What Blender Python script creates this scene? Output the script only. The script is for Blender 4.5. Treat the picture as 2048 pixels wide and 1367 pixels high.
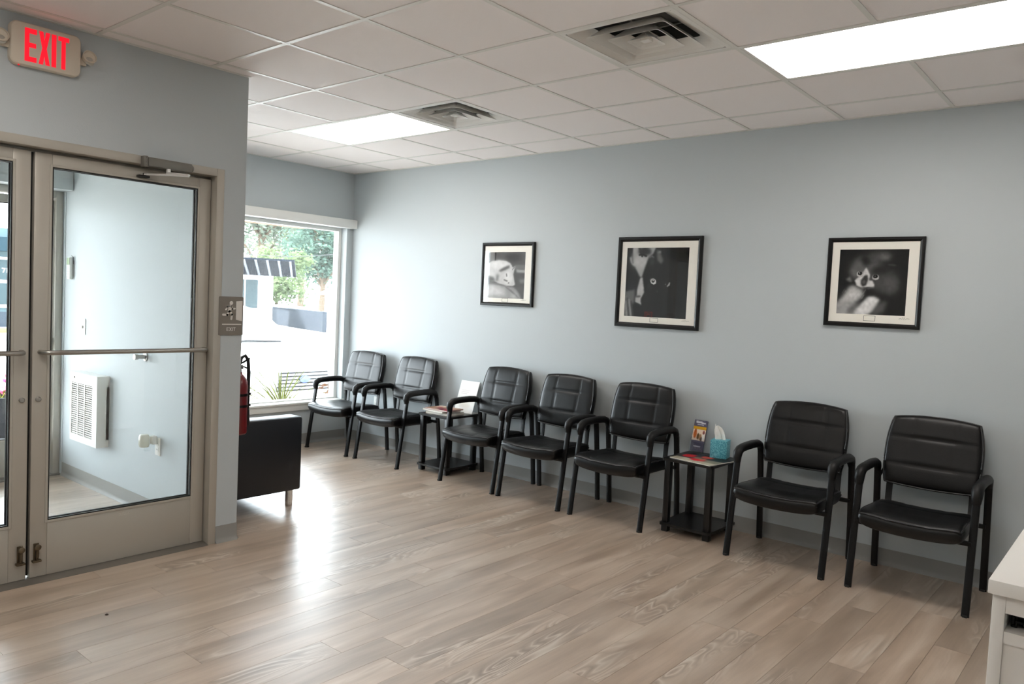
import bpy, bmesh, math, random
import numpy as np
from mathutils import Vector, Matrix

for o in list(bpy.data.objects):
    bpy.data.objects.remove(o)
S = bpy.context.scene
C = S.collection
R = math.radians
rnd = random.Random(7)

# ------------------------------------------------------------------ camera
def cam_axes(yaw, pitch, roll):
    f = Vector((math.cos(pitch)*math.cos(yaw), math.cos(pitch)*math.sin(yaw), math.sin(pitch)))
    r = Vector((math.sin(yaw), -math.cos(yaw), 0)); u = r.cross(f)
    return math.cos(roll)*r+math.sin(roll)*u, -math.sin(roll)*r+math.cos(roll)*u, f
cr, cu, cf = cam_axes(2.2675, -0.0514, 0.0461)
cam = bpy.data.cameras.new('camera'); cam_o = bpy.data.objects.new('camera', cam); C.objects.link(cam_o)
m = Matrix((cr, cu, -cf)).transposed().to_4x4(); m.translation = Vector((6.4504, -5.0696, 1.4961))
cam_o.matrix_world = m
cam.sensor_width = 36; cam.lens = 1544.7/2048*36; cam.clip_start = 0.05; cam.clip_end = 400
S.camera = cam_o

# ------------------------------------------------------------------ sky, exposure
SKY = 9.4
PANEL = 6.2
SUN = 22.0
w = bpy.data.worlds.new('sky'); S.world = w; w.use_nodes = True
bg = w.node_tree.nodes['Background']; bg.inputs[0].default_value = (0.84, 0.935, 1.0, 1); bg.inputs[1].default_value = SKY
sun = bpy.data.lights.new('sun', 'SUN'); sun.energy = SUN; sun.angle = R(3); sun.color = (1, .98, .95)
sun_o = bpy.data.objects.new('sun', sun); C.objects.link(sun_o)
sun_o.rotation_euler = Vector((-.42, -.35, .95)).to_track_quat('Z', 'Y').to_euler(); sun_o.location = (-20, -20, 40)
S.view_settings.view_transform = 'Standard'; S.view_settings.look = 'None'
S.view_settings.exposure = 0.80; S.view_settings.gamma = 1.0; S.view_settings.use_curve_mapping = False

# ------------------------------------------------------------------ materials
def lin(c):
    return tuple((v/12.92 if v <= .04045 else ((v+.055)/1.055)**2.4) for v in [x/255 for x in c])
MATS = {}
def mat(name, rgb=(200, 200, 200), rough=.5, metal=0., spec=.5, bump=0., bscale=60., var=0., vscale=6., coat=0., emit=None, estr=0., aniso=None):
    if name in MATS: return MATS[name]
    M = bpy.data.materials.new(name); M.use_nodes = True; nt = M.node_tree; b = nt.nodes['Principled BSDF']
    c = lin(rgb); b.inputs['Base Color'].default_value = (*c, 1)
    b.inputs['Roughness'].default_value = rough; b.inputs['Metallic'].default_value = metal
    b.inputs['Specular IOR Level'].default_value = spec; b.inputs['Coat Weight'].default_value = coat; b.inputs['Coat Roughness'].default_value = min(.3, rough)
    tc = nt.nodes.new('ShaderNodeTexCoord')
    if var > 0:
        n = nt.nodes.new('ShaderNodeTexNoise'); n.inputs['Scale'].default_value = vscale; n.inputs['Detail'].default_value = 4
        mx = nt.nodes.new('ShaderNodeMix'); mx.data_type = 'RGBA'
        mx.inputs[6].default_value = (*[x*(1-var) for x in c], 1); mx.inputs[7].default_value = (*[min(1, x*(1+var)) for x in c], 1)
        nt.links.new(tc.outputs['Object'], n.inputs['Vector']); nt.links.new(n.outputs['Fac'], mx.inputs[0])
        nt.links.new(mx.outputs[2], b.inputs['Base Color'])
    if bump > 0:
        n = nt.nodes.new('ShaderNodeTexNoise'); n.inputs['Scale'].default_value = bscale; n.inputs['Detail'].default_value = 3
        mp = nt.nodes.new('ShaderNodeMapping')
        if aniso: mp.inputs['Scale'].default_value = aniso
        bp = nt.nodes.new('ShaderNodeBump'); bp.inputs['Strength'].default_value = bump; bp.inputs['Distance'].default_value = .002
        nt.links.new(tc.outputs['Object'], mp.inputs[0]); nt.links.new(mp.outputs[0], n.inputs['Vector'])
        nt.links.new(n.outputs['Fac'], bp.inputs['Height']); nt.links.new(bp.outputs[0], b.inputs['Normal'])
    if emit:
        b.inputs['Emission Color'].default_value = (*lin(emit), 1); b.inputs['Emission Strength'].default_value = estr
    MATS[name] = M; return M

def glass_mat(name, tint=(.972, .98, .978), ior=1.5, haze=0., rough=0.0):
    M = bpy.data.materials.new(name); M.use_nodes = True; nt = M.node_tree; nt.nodes.clear()
    out = nt.nodes.new('ShaderNodeOutputMaterial'); tr = nt.nodes.new('ShaderNodeBsdfTransparent'); gl = nt.nodes.new('ShaderNodeBsdfGlossy')
    fr = nt.nodes.new('ShaderNodeFresnel'); fr.inputs[0].default_value = ior; mx = nt.nodes.new('ShaderNodeMixShader')
    ge = nt.nodes.new('ShaderNodeNewGeometry'); mi = nt.nodes.new('ShaderNodeMapRange'); mi.inputs['To Min'].default_value = ior; mi.inputs['To Max'].default_value = 1/ior
    nt.links.new(ge.outputs['Backfacing'], mi.inputs['Value']); nt.links.new(mi.outputs[0], fr.inputs[0])
    tr.inputs[0].default_value = (*tint, 1); gl.inputs['Roughness'].default_value = rough
    nt.links.new(fr.outputs[0], mx.inputs[0]); nt.links.new(tr.outputs[0], mx.inputs[1]); nt.links.new(gl.outputs[0], mx.inputs[2])
    last = mx
    if haze > 0:
        tl = nt.nodes.new('ShaderNodeBsdfTranslucent'); tl.inputs[0].default_value = (1, 1, 1, 1)
        m2 = nt.nodes.new('ShaderNodeMixShader'); m2.inputs[0].default_value = haze
        nt.links.new(mx.outputs[0], m2.inputs[1]); nt.links.new(tl.outputs[0], m2.inputs[2]); last = m2
    nt.links.new(last.outputs[0], out.inputs[0]); MATS[name] = M; return M

def leaf_mat(name, rgb, rgb2):
    M = bpy.data.materials.new(name); M.use_nodes = True; nt = M.node_tree; b = nt.nodes['Principled BSDF']
    n = nt.nodes.new('ShaderNodeTexNoise'); n.inputs['Scale'].default_value = 1.3; tc = nt.nodes.new('ShaderNodeTexCoord')
    mx = nt.nodes.new('ShaderNodeMix'); mx.data_type = 'RGBA'; mx.inputs[6].default_value = (*lin(rgb), 1); mx.inputs[7].default_value = (*lin(rgb2), 1)
    nt.links.new(tc.outputs['Object'], n.inputs['Vector']); nt.links.new(n.outputs['Fac'], mx.inputs[0]); nt.links.new(mx.outputs[2], b.inputs['Base Color'])
    b.inputs['Roughness'].default_value = .8; b.inputs['Specular IOR Level'].default_value = .03
    tl = nt.nodes.new('ShaderNodeBsdfTranslucent'); nt.links.new(mx.outputs[2], tl.inputs[0])
    ms = nt.nodes.new('ShaderNodeMixShader'); ms.inputs[0].default_value = .35
    nt.links.new(b.outputs[0], ms.inputs[1]); nt.links.new(tl.outputs[0], ms.inputs[2])
    nt.links.new(ms.outputs[0], nt.nodes['Material Output'].inputs[0]); MATS[name] = M; return M

def wood_mat():
    M = bpy.data.materials.new('oak_plank'); M.use_nodes = True; nt = M.node_tree; N = nt.nodes; L = nt.links; b = N['Principled BSDF']
    tc = N.new('ShaderNodeTexCoord'); oi = N.new('ShaderNodeObjectInfo')
    off = N.new('ShaderNodeVectorMath'); off.operation = 'MULTIPLY_ADD'
    cmb = N.new('ShaderNodeCombineXYZ')
    for i in range(3): L.new(oi.outputs['Random'], cmb.inputs[i])
    L.new(cmb.outputs[0], off.inputs[0]); off.inputs[1].default_value = (37, 53, 71); L.new(tc.outputs['Object'], off.inputs[2])
    def mapped(sc):
        mp = N.new('ShaderNodeMapping'); mp.inputs['Scale'].default_value = sc; L.new(off.outputs[0], mp.inputs[0]); return mp
    def noise(sc, scale, det, dist=0, rough=.5):
        n = N.new('ShaderNodeTexNoise'); n.inputs['Scale'].default_value = scale; n.inputs['Detail'].default_value = det
        n.inputs['Distortion'].default_value = dist; n.inputs['Roughness'].default_value = rough; L.new(mapped(sc).outputs[0], n.inputs['Vector']); return n
    def ramp(src, stops):
        r = N.new('ShaderNodeValToRGB'); e = r.color_ramp.elements
        e[0].position, e[0].color = stops[0][0], (*stops[0][1], 1); e[1].position, e[1].color = stops[-1][0], (*stops[-1][1], 1)
        for p, c in stops[1:-1]:
            q = e.new(p); q.color = (*c, 1)
        L.new(src, r.inputs[0]); return r
    def mix(mode, fac, a, bb):
        mx = N.new('ShaderNodeMix'); mx.data_type = 'RGBA'; mx.blend_type = mode
        if isinstance(fac, float): mx.inputs[0].default_value = fac
        else: L.new(fac, mx.inputs[0])
        for s, v in ((6, a), (7, bb)):
            if isinstance(v, tuple): mx.inputs[s].default_value = (*v, 1)
            else: L.new(v, mx.inputs[s])
        return mx
    # soft tone bands along the board
    band = noise((7, .9, 1), 1.6, 3, .3)
    c0, c1, c2 = lin((152, 132, 113)), lin((180, 160, 141)), lin((203, 186, 169))
    base = ramp(band.outputs['Fac'], [(.28, c0), (.5, c1), (.74, c2)])
    tone = ramp(oi.outputs['Random'], [(0., (.80, .78, .76)), (.35, (.97, .96, .95)), (.7, (1.05, 1.02, 1.0)), (1., (.88, .87, .87))])
    k1 = mix('MULTIPLY', 1.0, base.outputs[0], tone.outputs[0])
    # fine straight fibre
    fib = noise((130, 3, 1), 1.5, 4, 0, .65)
    fr = ramp(fib.outputs['Fac'], [(.3, (.88, .87, .86)), (.55, (1, 1, 1)), (.8, (1.04, 1.04, 1.04))])
    k2 = mix('MULTIPLY', .75, k1.outputs[2], fr.outputs[0])
    # limed cathedral figure: contour lines of a stretched noise, only in patches
    cn = noise((5.0, 1.0, 1), 1.25, 2.2, .5)
    mul = N.new('ShaderNodeMath'); mul.operation = 'MULTIPLY'; mul.inputs[1].default_value = 17; L.new(cn.outputs['Fac'], mul.inputs[0])
    frc = N.new('ShaderNodeMath'); frc.operation = 'FRACT'; L.new(mul.outputs[0], frc.inputs[0])
    lines = ramp(frc.outputs[0], [(0., (0, 0, 0)), (.45, (.12, .12, .12)), (.62, (1, 1, 1)), (.8, (.25, .25, .25)), (1., (0, 0, 0))])
    pn = noise((3.2, .55, 1), 1.3, 1)
    patch = ramp(pn.outputs['Fac'], [(.555, (0, 0, 0)), (.68, (1, 1, 1))])
    lf = mix('MULTIPLY', 1.0, lines.outputs[0], patch.outputs[0])
    k3 = mix('MIX', 0.5, k2.outputs[2], lin((206, 194, 180)))
    L.new(lf.outputs[2], k3.inputs[0])
    dk = ramp(frc.outputs[0], [(0., (1, 1, 1)), (.2, (.68, .65, .62)), (.45, (1, 1, 1)), (1., (1, 1, 1))])
    k4 = mix('MULTIPLY', 1.0, k3.outputs[2], dk.outputs[0]); L.new(patch.outputs[0], k4.inputs[0])
    L.new(k4.outputs[2], b.inputs['Base Color'])
    rr = N.new('ShaderNodeMapRange'); rr.inputs['To Min'].default_value = .30; rr.inputs['To Max'].default_value = .42
    L.new(fib.outputs['Fac'], rr.inputs['Value']); L.new(rr.outputs[0], b.inputs['Roughness'])
    b.inputs['Specular IOR Level'].default_value = .8; b.inputs['Coat Weight'].default_value = .8; b.inputs['Coat Roughness'].default_value = .33; b.inputs['Coat IOR'].default_value = 1.6
    bp = N.new('ShaderNodeBump'); bp.inputs['Strength'].default_value = .12; bp.inputs['Distance'].default_value = .001
    L.new(fib.outputs['Fac'], bp.inputs['Height']); L.new(bp.outputs[0], b.inputs['Normal'])
    MATS['oak_plank'] = M; return M

def print_mat():
    M = bpy.data.materials.new('photo_print'); M.use_nodes = True; nt = M.node_tree; b = nt.nodes['Principled BSDF']
    a = nt.nodes.new('ShaderNodeVertexColor'); a.layer_name = 'ink'; nt.links.new(a.outputs[0], b.inputs['Base Color'])
    b.inputs['Roughness'].default_value = .6; b.inputs['Specular IOR Level'].default_value = .15; MATS['photo_print'] = M; return M

WALL = mat('wall_paint', (192, 199, 202), .62, spec=.35, bump=.25, bscale=240)
WHITE = mat('white_trim', (236, 236, 232), .45)
CEILT = mat('ceiling_tile', (248, 242, 240), .9, spec=.1, bump=.5, bscale=420)
GRID = mat('ceiling_grid_white', (228, 226, 220), .45, spec=.4)
BASE = mat('vinyl_base_grey', (150, 149, 145), .5)
ALU = mat('anodised_aluminium', (186, 181, 171), .42, metal=.3, bump=.05, bscale=300)
ALUD = mat('dark_gasket', (22, 22, 20), .6)
CHROME = mat('chrome', (215, 215, 215), .18, metal=1.)
STEEL = mat('satin_steel', (170, 168, 163), .33, metal=1.)
BRASSD = mat('aged_bronze', (110, 98, 80), .4, metal=.9)
LEATHER = mat('black_leather', (4, 4, 5), .36, spec=.36, bump=.2, bscale=320, coat=.04)
BLKMET = mat('black_powder_coat', (7, 7, 8), .4, spec=.3)
BLKPLA = mat('black_arm_plastic', (8, 8, 9), .48, spec=.35, bump=.15, bscale=400)
PIPING = mat('piping_black', (40, 41, 43), .35)
LAMIN = mat('black_laminate', (11, 10, 10), .35)
WLAM = mat('white_laminate', (240, 236, 230), .35)
FRAMEB = mat('black_picture_frame', (11, 10, 10), .4, spec=.35)
MATB = mat('ivory_mat_board', (250, 247, 238), .85)
INK = mat('ink', (60, 58, 56), .7)
GLASS = glass_mat('clear_glass')
WGLASS = glass_mat('window_glass', haze=.010)  # translucent share imitates the glare veil over the outdoor view
PGLASS = glass_mat('picture_glass', (.995, .995, .995), 1.33)
WOOD = wood_mat()
PRINT = print_mat()

# ------------------------------------------------------------------ mesh builder
class MB:
    def __init__(s): s.bm = bmesh.new()
    def box(s, x0, x1, y0, y1, z0, z1, bev=0., M=None, seg=2):
        vs = [s.bm.verts.new((x, y, z)) for x in (x0, x1) for y in (y0, y1) for z in (z0, z1)]
        fs = [s.bm.faces.new([vs[i] for i in q]) for q in ((0, 1, 3, 2), (4, 6, 7, 5), (0, 4, 5, 1), (2, 3, 7, 6), (0, 2, 6, 4), (1, 5, 7, 3))]
        if bev > 0:
            es = list({e for f in fs for e in f.edges})
            r = bmesh.ops.bevel(s.bm, geom=es, offset=bev, segments=seg, affect='EDGES', profile=.5)
            vs = list({v for f in r['faces'] for v in f.verts} | {v for v in vs if v.is_valid})
        if M is not None:
            for v in vs: v.co = M @ v.co
        return s
    def loft(s, rings, cap=True, closed=True):
        vr = [[s.bm.verts.new(p) for p in r] for r in rings]
        n = len(vr[0])
        for a, b in zip(vr, vr[1:]):
            for i in range(n if closed else n-1):
                s.bm.faces.new((a[i], a[(i+1) % n], b[(i+1) % n], b[i]))
        if cap:
            s.bm.faces.new(vr[0][::-1]); s.bm.faces.new(vr[-1])
        return s
    def cyl(s, p0, p1, r0, r1=None, n=16):
        return s.tube([p0, p1], [r0, r0 if r1 is None else r1], n)
    def tube(s, pts, r, n=10, flat=None, up=(0, 0, 1), rr=None):
        pts = [Vector(p) for p in pts]; k = len(pts)
        rad = r if isinstance(r, (list, tuple)) else [r]*k
        rings = []
        for i, p in enumerate(pts):
            d = (pts[min(i+1, k-1)]-pts[max(i-1, 0)]).normalized()
            u = Vector(up)
            if abs(d.dot(u)) > .98: u = Vector((0, 1, 0)) if abs(d.y) < .9 else Vector((1, 0, 0))
            a = d.cross(u).normalized(); b = a.cross(d)
            ring = []
            for j in range(n):
                t = 2*math.pi*j/n
                if flat:   # flat = (half width along a, half width along b), rounded rectangle
                    ca, sa = math.cos(t), math.sin(t); e = .45
                    x = math.copysign(abs(ca)**e, ca)*flat[0]; y = math.copysign(abs(sa)**e, sa)*flat[1]
                else: x, y = rad[i]*math.cos(t), rad[i]*math.sin(t)
                ring.append(p+a*x+b*y)
            rings.append(ring)
        return s.loft(rings)
    def lathe(s, prof, n=24, o=(0, 0, 0), M=None):
        rings = [[Vector((r*math.cos(2*math.pi*j/n), r*math.sin(2*math.pi*j/n), z)) for j in range(n)] for r, z in prof]
        o = Vector(o)
        rings = [[(M @ p if M is not None else p)+o for p in q] for q in rings]
        return s.loft(rings)
    def prism(s, poly, f, d):
        """poly 2d points; f(u,v,w)->xyz; extruded from w=0 to w=d"""
        a = [s.bm.verts.new(f(u, v, 0)) for u, v in poly]; b = [s.bm.verts.new(f(u, v, d)) for u, v in poly]; n = len(poly)
        s.bm.faces.new(a[::-1]); s.bm.faces.new(b)
        for i in range(n): s.bm.faces.new((a[i], a[(i+1) % n], b[(i+1) % n], b[i]))
        return s
    def pillow(s, f, nu=28, nv=28):
        """f(u,v,side)->xyz, u,v in [-1,1]; border shared"""
        top = {}; bot = {}
        for i in range(nu+1):
            for j in range(nv+1):
                u, v = -math.cos(math.pi*i/nu)*.35+(2*i/nu-1)*.65, -math.cos(math.pi*j/nv)*.35+(2*j/nv-1)*.65
                top[i, j] = s.bm.verts.new(f(u, v, 1))
                if i in (0, nu) or j in (0, nv): bot[i, j] = top[i, j]
                else: bot[i, j] = s.bm.verts.new(f(u, v, -1))
        for i in range(nu):
            for j in range(nv):
                s.bm.faces.new((top[i, j], top[i+1, j], top[i+1, j+1], top[i, j+1]))
                s.bm.faces.new((bot[i, j], bot[i, j+1], bot[i+1, j+1], bot[i+1, j]))
        return s
    def mesh(s, name, smooth=35):
        bmesh.ops.recalc_face_normals(s.bm, faces=s.bm.faces[:])
        me = bpy.data.meshes.new(name); s.bm.to_mesh(me); s.bm.free()
        if smooth:
            me.polygons.foreach_set('use_smooth', [True]*len(me.polygons))
            me.set_sharp_from_angle(angle=R(smooth))
        return me
    def out(s, name, material, parent=None, smooth=35):
        me = s.mesh(name, smooth); me.materials.append(material)
        return link(name, me, parent)

def link(name, me, parent=None, loc=None, rot=None):
    o = bpy.data.objects.new(name, me); C.objects.link(o)
    if parent: o.parent = parent
    if loc: o.location = loc
    if rot: o.rotation_euler = rot
    return o
def tag(o, label, cat, group=None, kind=None):
    o['label'] = label; o['category'] = cat
    if group: o['group'] = group
    if kind: o['kind'] = kind
    return o
def thing(name, label, cat, loc=(0, 0, 0), rotz=0., group=None, kind=None):
    o = bpy.data.objects.new(name, None); C.objects.link(o); o.location = loc; o.rotation_euler = (0, 0, rotz)
    o.empty_display_size = .1
    return tag(o, label, cat, group, kind)
def dup(root, loc, rotz=0., label=None):
    r = root.copy(); C.objects.link(r); r.location = loc; r.rotation_euler = (0, 0, rotz)
    if label: r['label'] = label
    for ch in list(root.children):
        c = ch.copy(); C.objects.link(c); c.parent = r
        for g in ch.children:
            d = g.copy(); C.objects.link(d); d.parent = c
    return r
def bx(name, m_, parent, x0, x1, y0, y1, z0, z1, bev=0.):
    return MB().box(x0, x1, y0, y1, z0, z1, bev).out(name, m_, parent)

# ------------------------------------------------------------------ dimensions
H = 2.732; T = .6096; GX = -1.8663; GY = -8.3091
XD = 2.277; YE = -2.586; YV = -2.73        # entrance wall face, its free end, vestibule side of the short wall
XB = 8.1; YL = -6.3                        # walls behind the camera
gxl = lambda i: GX+i*T
gyl = lambda j: GY+j*T

# ------------------------------------------------------------------ shell
def struct(o, label, cat, ): return tag(o, label, cat, kind='structure')
wr = struct(bx('wall_right', WALL, None, -.22, XB+.15, 0, .15, -.3, H+.35), 'long pale blue-grey wall behind the row of black chairs', 'wall')
b = MB()   # window wall, with the window opening and the outer door opening
WY0, WY1, WZ0, WZ1 = -2.40, -.075, .40, 2.175
OY0, OY1, OZ = -4.68, YV-.005, 2.18
b.box(-.2, 0, WY1, 0, -.3, H+.35).box(-.2, 0, WY0, WY1, -.3, WZ0).box(-.2, 0, WY0, WY1, WZ1, H+.35)
b.box(-.2, 0, OY1, WY0, -.3, H+.35).box(-.2, .14, OY0, OY1, OZ, H+.35).box(-.2, 0, -7.6, OY0, -.3, H+.35)
struct(b.out('wall_front', WALL), 'pale blue-grey outside wall with the shop window', 'wall')
b = MB()
FY0, FY1, FZ = -4.742, -2.722, 2.178
b.box(XD-.145, XD, FY1, YE, 0, H+.3).box(XD-.145, XD, FY0, FY1, FZ, H+.3).box(XD-.145, XD, YL, FY0, 0, H+.3)
we = struct(b.out('wall_entrance', WALL), 'grey-blue wall around the inner aluminium entrance doors', 'wall')
struct(bx('wall_vestibule', WALL, None, 0, XD-.145, YV, YE, 0, H+.3), 'short pale blue wall between the vestibule and the sofa alcove', 'wall')
struct(bx('wall_vestibule_far', WALL, None, 0, XD-.145, -4.9, -4.75, 0, H+.3), 'far side wall of the entrance vestibule', 'wall')
struct(bx('wall_left', WALL, None, XD-.145, XB+.15, YL-.15, YL, 0, H+.3), 'pale blue-grey wall at the left end of the room', 'wall')
struct(bx('wall_back', WALL, None, XB, XB+.15, YL, 0, 0, H+.3), 'pale blue-grey wall behind the viewer', 'wall')
struct(bx('ceiling_vestibule', GRID, None, 0, XD-.145, -4.75, YV, 2.50, 2.56), 'plain white ceiling of the vestibule', 'ceiling')

# floor: sub-floor slab carrying boards
fl = struct(bx('floor', mat('subfloor', (104, 90, 78), .8), None, -.2, XB+.15, YL-.15, .0, -.12, -.004), 'greige wood-look plank floor', 'floor')
PW, PL = .152, 1.22
full = MB().box(.0004, PW-.0004, .0004, PL-.0004, -.004, 0, .0006, seg=1).mesh('plank', 0); full.materials.append(WOOD)
planks = []
k = math.floor((-.2-4.378)/PW)
while 4.378+k*PW < XB:
    x0 = 4.378+k*PW; k += 1
    y = -rnd.random()*PL
    y0 = .0
    first = True
    yy = PL*rnd.random()
    while yy > YL:
        a, bb = max(yy-PL, YL), min(yy, 0.)
        if bb-a > .01:
            xa, xb = max(x0, -.2), min(x0+PW, XB)
            planks.append((xa, xb, a, bb))
        yy -= PL
def plank_score(p):
    x, y = (p[0]+p[1])/2, (p[2]+p[3])/2
    d = Vector((x, y, 0))-Vector((6.45, -5.07, 1.5)); f = d.dot(cf)
    if f < .5: return 1e9+d.length
    vis = abs(d.dot(cr)/f) < .8 and abs(d.dot(cu)/f) < .6
    return d.length + (0 if vis else 1000)
planks.sort(key=plank_score)
rest = MB()
for n_, (xa, xb, a, bb) in enumerate(planks):
    if n_ < 285:
        if xb-xa > PW-.001 and bb-a > PL-.001: link('plank', full, fl, (xa, a, 0))
        else:
            me = MB().box(.0004, xb-xa-.0004, .0004, bb-a-.0004, -.004, 0, .0006, seg=1).mesh('plank_cut', 0); me.materials.append(WOOD)
            link('plank', me, fl, (xa, a, 0))
    else: rest.box(xa+.0004, xb-.0004, a+.0004, bb-.0004, -.004, 0)
o = rest.out('plank_field', WOOD, fl, 0); o['kind'] = 'stuff'

# baseboards: cove profile swept along each run
def cove(name, label, p0, p1, nrm):
    prof = [(0, .1), (.003, .1), (.004, .03), (.007, .014), (.016, .004), (.018, 0), (0, 0)]
    p0, p1, nr = Vector(p0), Vector(p1), Vector(nrm)
    rings = [[p+nr*d+Vector((0, 0, z)) for d, z in prof] for p in (p0, p1)]
    return struct(MB().loft(rings).out(name, BASE, None, 50), label, 'baseboard')
cove('baseboard_right', 'grey vinyl cove base along the chair wall', (0, -.0005, 0), (XB, -.0005, 0), (0, -1, 0))
cove('baseboard_front', 'grey vinyl cove base under the shop window', (.0005, YE, 0), (.0005, -.02, 0), (1, 0, 0))
cove('baseboard_entrance', 'short grey vinyl base beside the door frame', (XD+.0005, FY1, 0), (XD+.0005, YE, 0), (1, 0, 0))
cove('baseboard_alcove', 'grey vinyl base behind the sofa', (0.02, YE+.0005, 0), (XD, YE+.0005, 0), (0, 1, 0))
cove('baseboard_vestibule', 'grey vinyl base inside the vestibule', (0, YV-.0005, 0), (XD-.15, YV-.0005, 0), (0, -1, 0))
cove('baseboard_left', 'grey vinyl base left of the doors', (XD+.0005, YL, 0), (XD+.0005, FY0, 0), (1, 0, 0))

# ceiling: deck above, tees and lay-in tiles
deck = struct(MB().box(-.2, XB+.15, YL-.15, .15, H+.28, H+.36).out('ceiling', mat('deck', (90, 88, 84), .9)), 'white suspended grid ceiling with lay-in tiles', 'ceiling')
special = {}
LIGHTS = [((5, 7), 11, 'ceiling light panel nearest the shop window, beside the smaller-looking air diffuser'), ((11, 13), 11, 'large bright ceiling light panel at upper right'),
          ((11, 13), 5, 'added unseen fill light panel behind the viewer, towards the left wall'), ((8, 10), 6, 'added fill light panel out of view in front of the left inner door')]  # these two are unseen, added to brighten the room and door wall
for (a, c_), j, _ in LIGHTS:
    for i in range(a, c_): special[i, j] = 1
special[7, 11] = 1; special[10, 10] = 1
TW = .012
tile_full = MB().box(-T/2+.009, T/2-.009, -T/2+.009, T/2-.009, 0, .016, .0015, seg=1).mesh('ceiling_tile', 0); tile_full.materials.append(CEILT)
def tile_box(x0, x1, y0, y1):
    if x1-x0 < .03 or y1-y0 < .03: return
    me = MB().box(x0, x1, y0, y1, H+.0031, H+.02).mesh('ceiling_tile_cut', 0); me.materials.append(CEILT); link('ceiling_tile', me, deck)
for i in range(3, 17):
    for j in range(3, 14):
        if (i, j) in special: continue
        x0, x1, y0, y1 = gxl(i), gxl(i+1), gyl(j), gyl(j+1)
        cx0, cx1, cy0, cy1 = max(x0, 0), min(x1, XB), max(y0, YL), min(y1, 0)
        if x1 <= XD and y1 <= YE: continue
        if x0 < XD:
            if y0 >= YE: pass
            elif y1 <= YE: cx0 = max(cx0, XD)
            else:
                tile_box(max(cx0, XD)+.002, cx1-.0125, cy0+.0125, YE)
                cy0 = YE
        if (cx0, cx1, cy0, cy1) == (x0, x1, y0, y1): link('ceiling_tile', tile_full, deck, ((x0+x1)/2, (y0+y1)/2, H+.0031))
        else: tile_box(cx0+(.0125 if cx0 == x0 else .002), cx1-(.0125 if cx1 == x1 else .002), cy0+(.0125 if cy0 == y0 else .002), cy1-(.0125 if cy1 == y1 else .002))
def tee(x0, x1, y0, y1, z=0.):
    MB().box(x0, x1, y0, y1, H-z, H+.003).box((x0+x1)/2-(.003 if x1-x0 < .1 else (x1-x0)/2), (x0+x1)/2+(.003 if x1-x0 < .1 else (x1-x0)/2),
        (y0+y1)/2-(.003 if y1-y0 < .1 else (y1-y0)/2), (y0+y1)/2+(.003 if y1-y0 < .1 else (y1-y0)/2), H+.003, H+.035).out('ceiling_tee', GRID, deck, 0)
for j in range(4, 14):
    y = gyl(j); tee(0 if y > YE else XD, XB, y-TW, y+TW)
for i in range(4, 17):
    x = gxl(i)
    ys = [YL]+[gyl(j) for j in range(4, 14)]+[0]
    for a, c_ in zip(ys, ys[1:]):
        if x < XD and a < YE:
            if c_ <= YE: continue
            a = YE
        n_ = ys.index(c_)
        if any((p[0] < i < p[1]) and abs(gyl(jj)-a) < .01 for p, jj, _ in LIGHTS): continue
        tee(x-TW, x+TW, a+(TW if a not in (YL, YE) else 0), c_-(TW if c_ < 0 else 0), -.0004)
def angle_trim(n, label, x0, x1, y0, y1):
    struct(MB().box(x0, x1, y0, y1, H-.001, H+.003).out('trim_%d' % n, GRID), label, 'ceiling trim')
angle_trim(1, 'white ceiling edge angle above the entrance doors', XD, XD+.024, YL, YE)
angle_trim(2, 'white ceiling edge angle over the chair wall', 0, XB, -.020, 0)
angle_trim(3, 'white ceiling edge angle above the shop window', 0, .02, YE, -.02)

# light panels
LENS = mat('light_lens', (255, 255, 255), .5, emit=(255, 249, 242), estr=PANEL)
for (a, c_), j, lab in LIGHTS:
    x0, x1, y0, y1 = gxl(a), gxl(c_), gyl(j), gyl(j+1)
    t = thing('ceiling_light', lab, 'ceiling light', ((x0+x1)/2, (y0+y1)/2, H), 0, 'flat ceiling light panels')
    hx, hy = (x1-x0)/2-.0125, (y1-y0)/2-.0125
    bx('light_lens', LENS, t, -hx+.014, hx-.014, -hy+.014, hy-.014, .004, .010)
    b = MB()
    for q in ((-hx, hx, -hy, -hy+.014), (-hx, hx, hy-.014, hy), (-hx, -hx+.014, -hy+.014, hy-.014), (hx-.014, hx, -hy+.014, hy-.014)): b.box(*q, .001, .03)
    b.box(-hx, hx, -hy, hy, .03, .05).out('light_frame', GRID, t)

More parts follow.
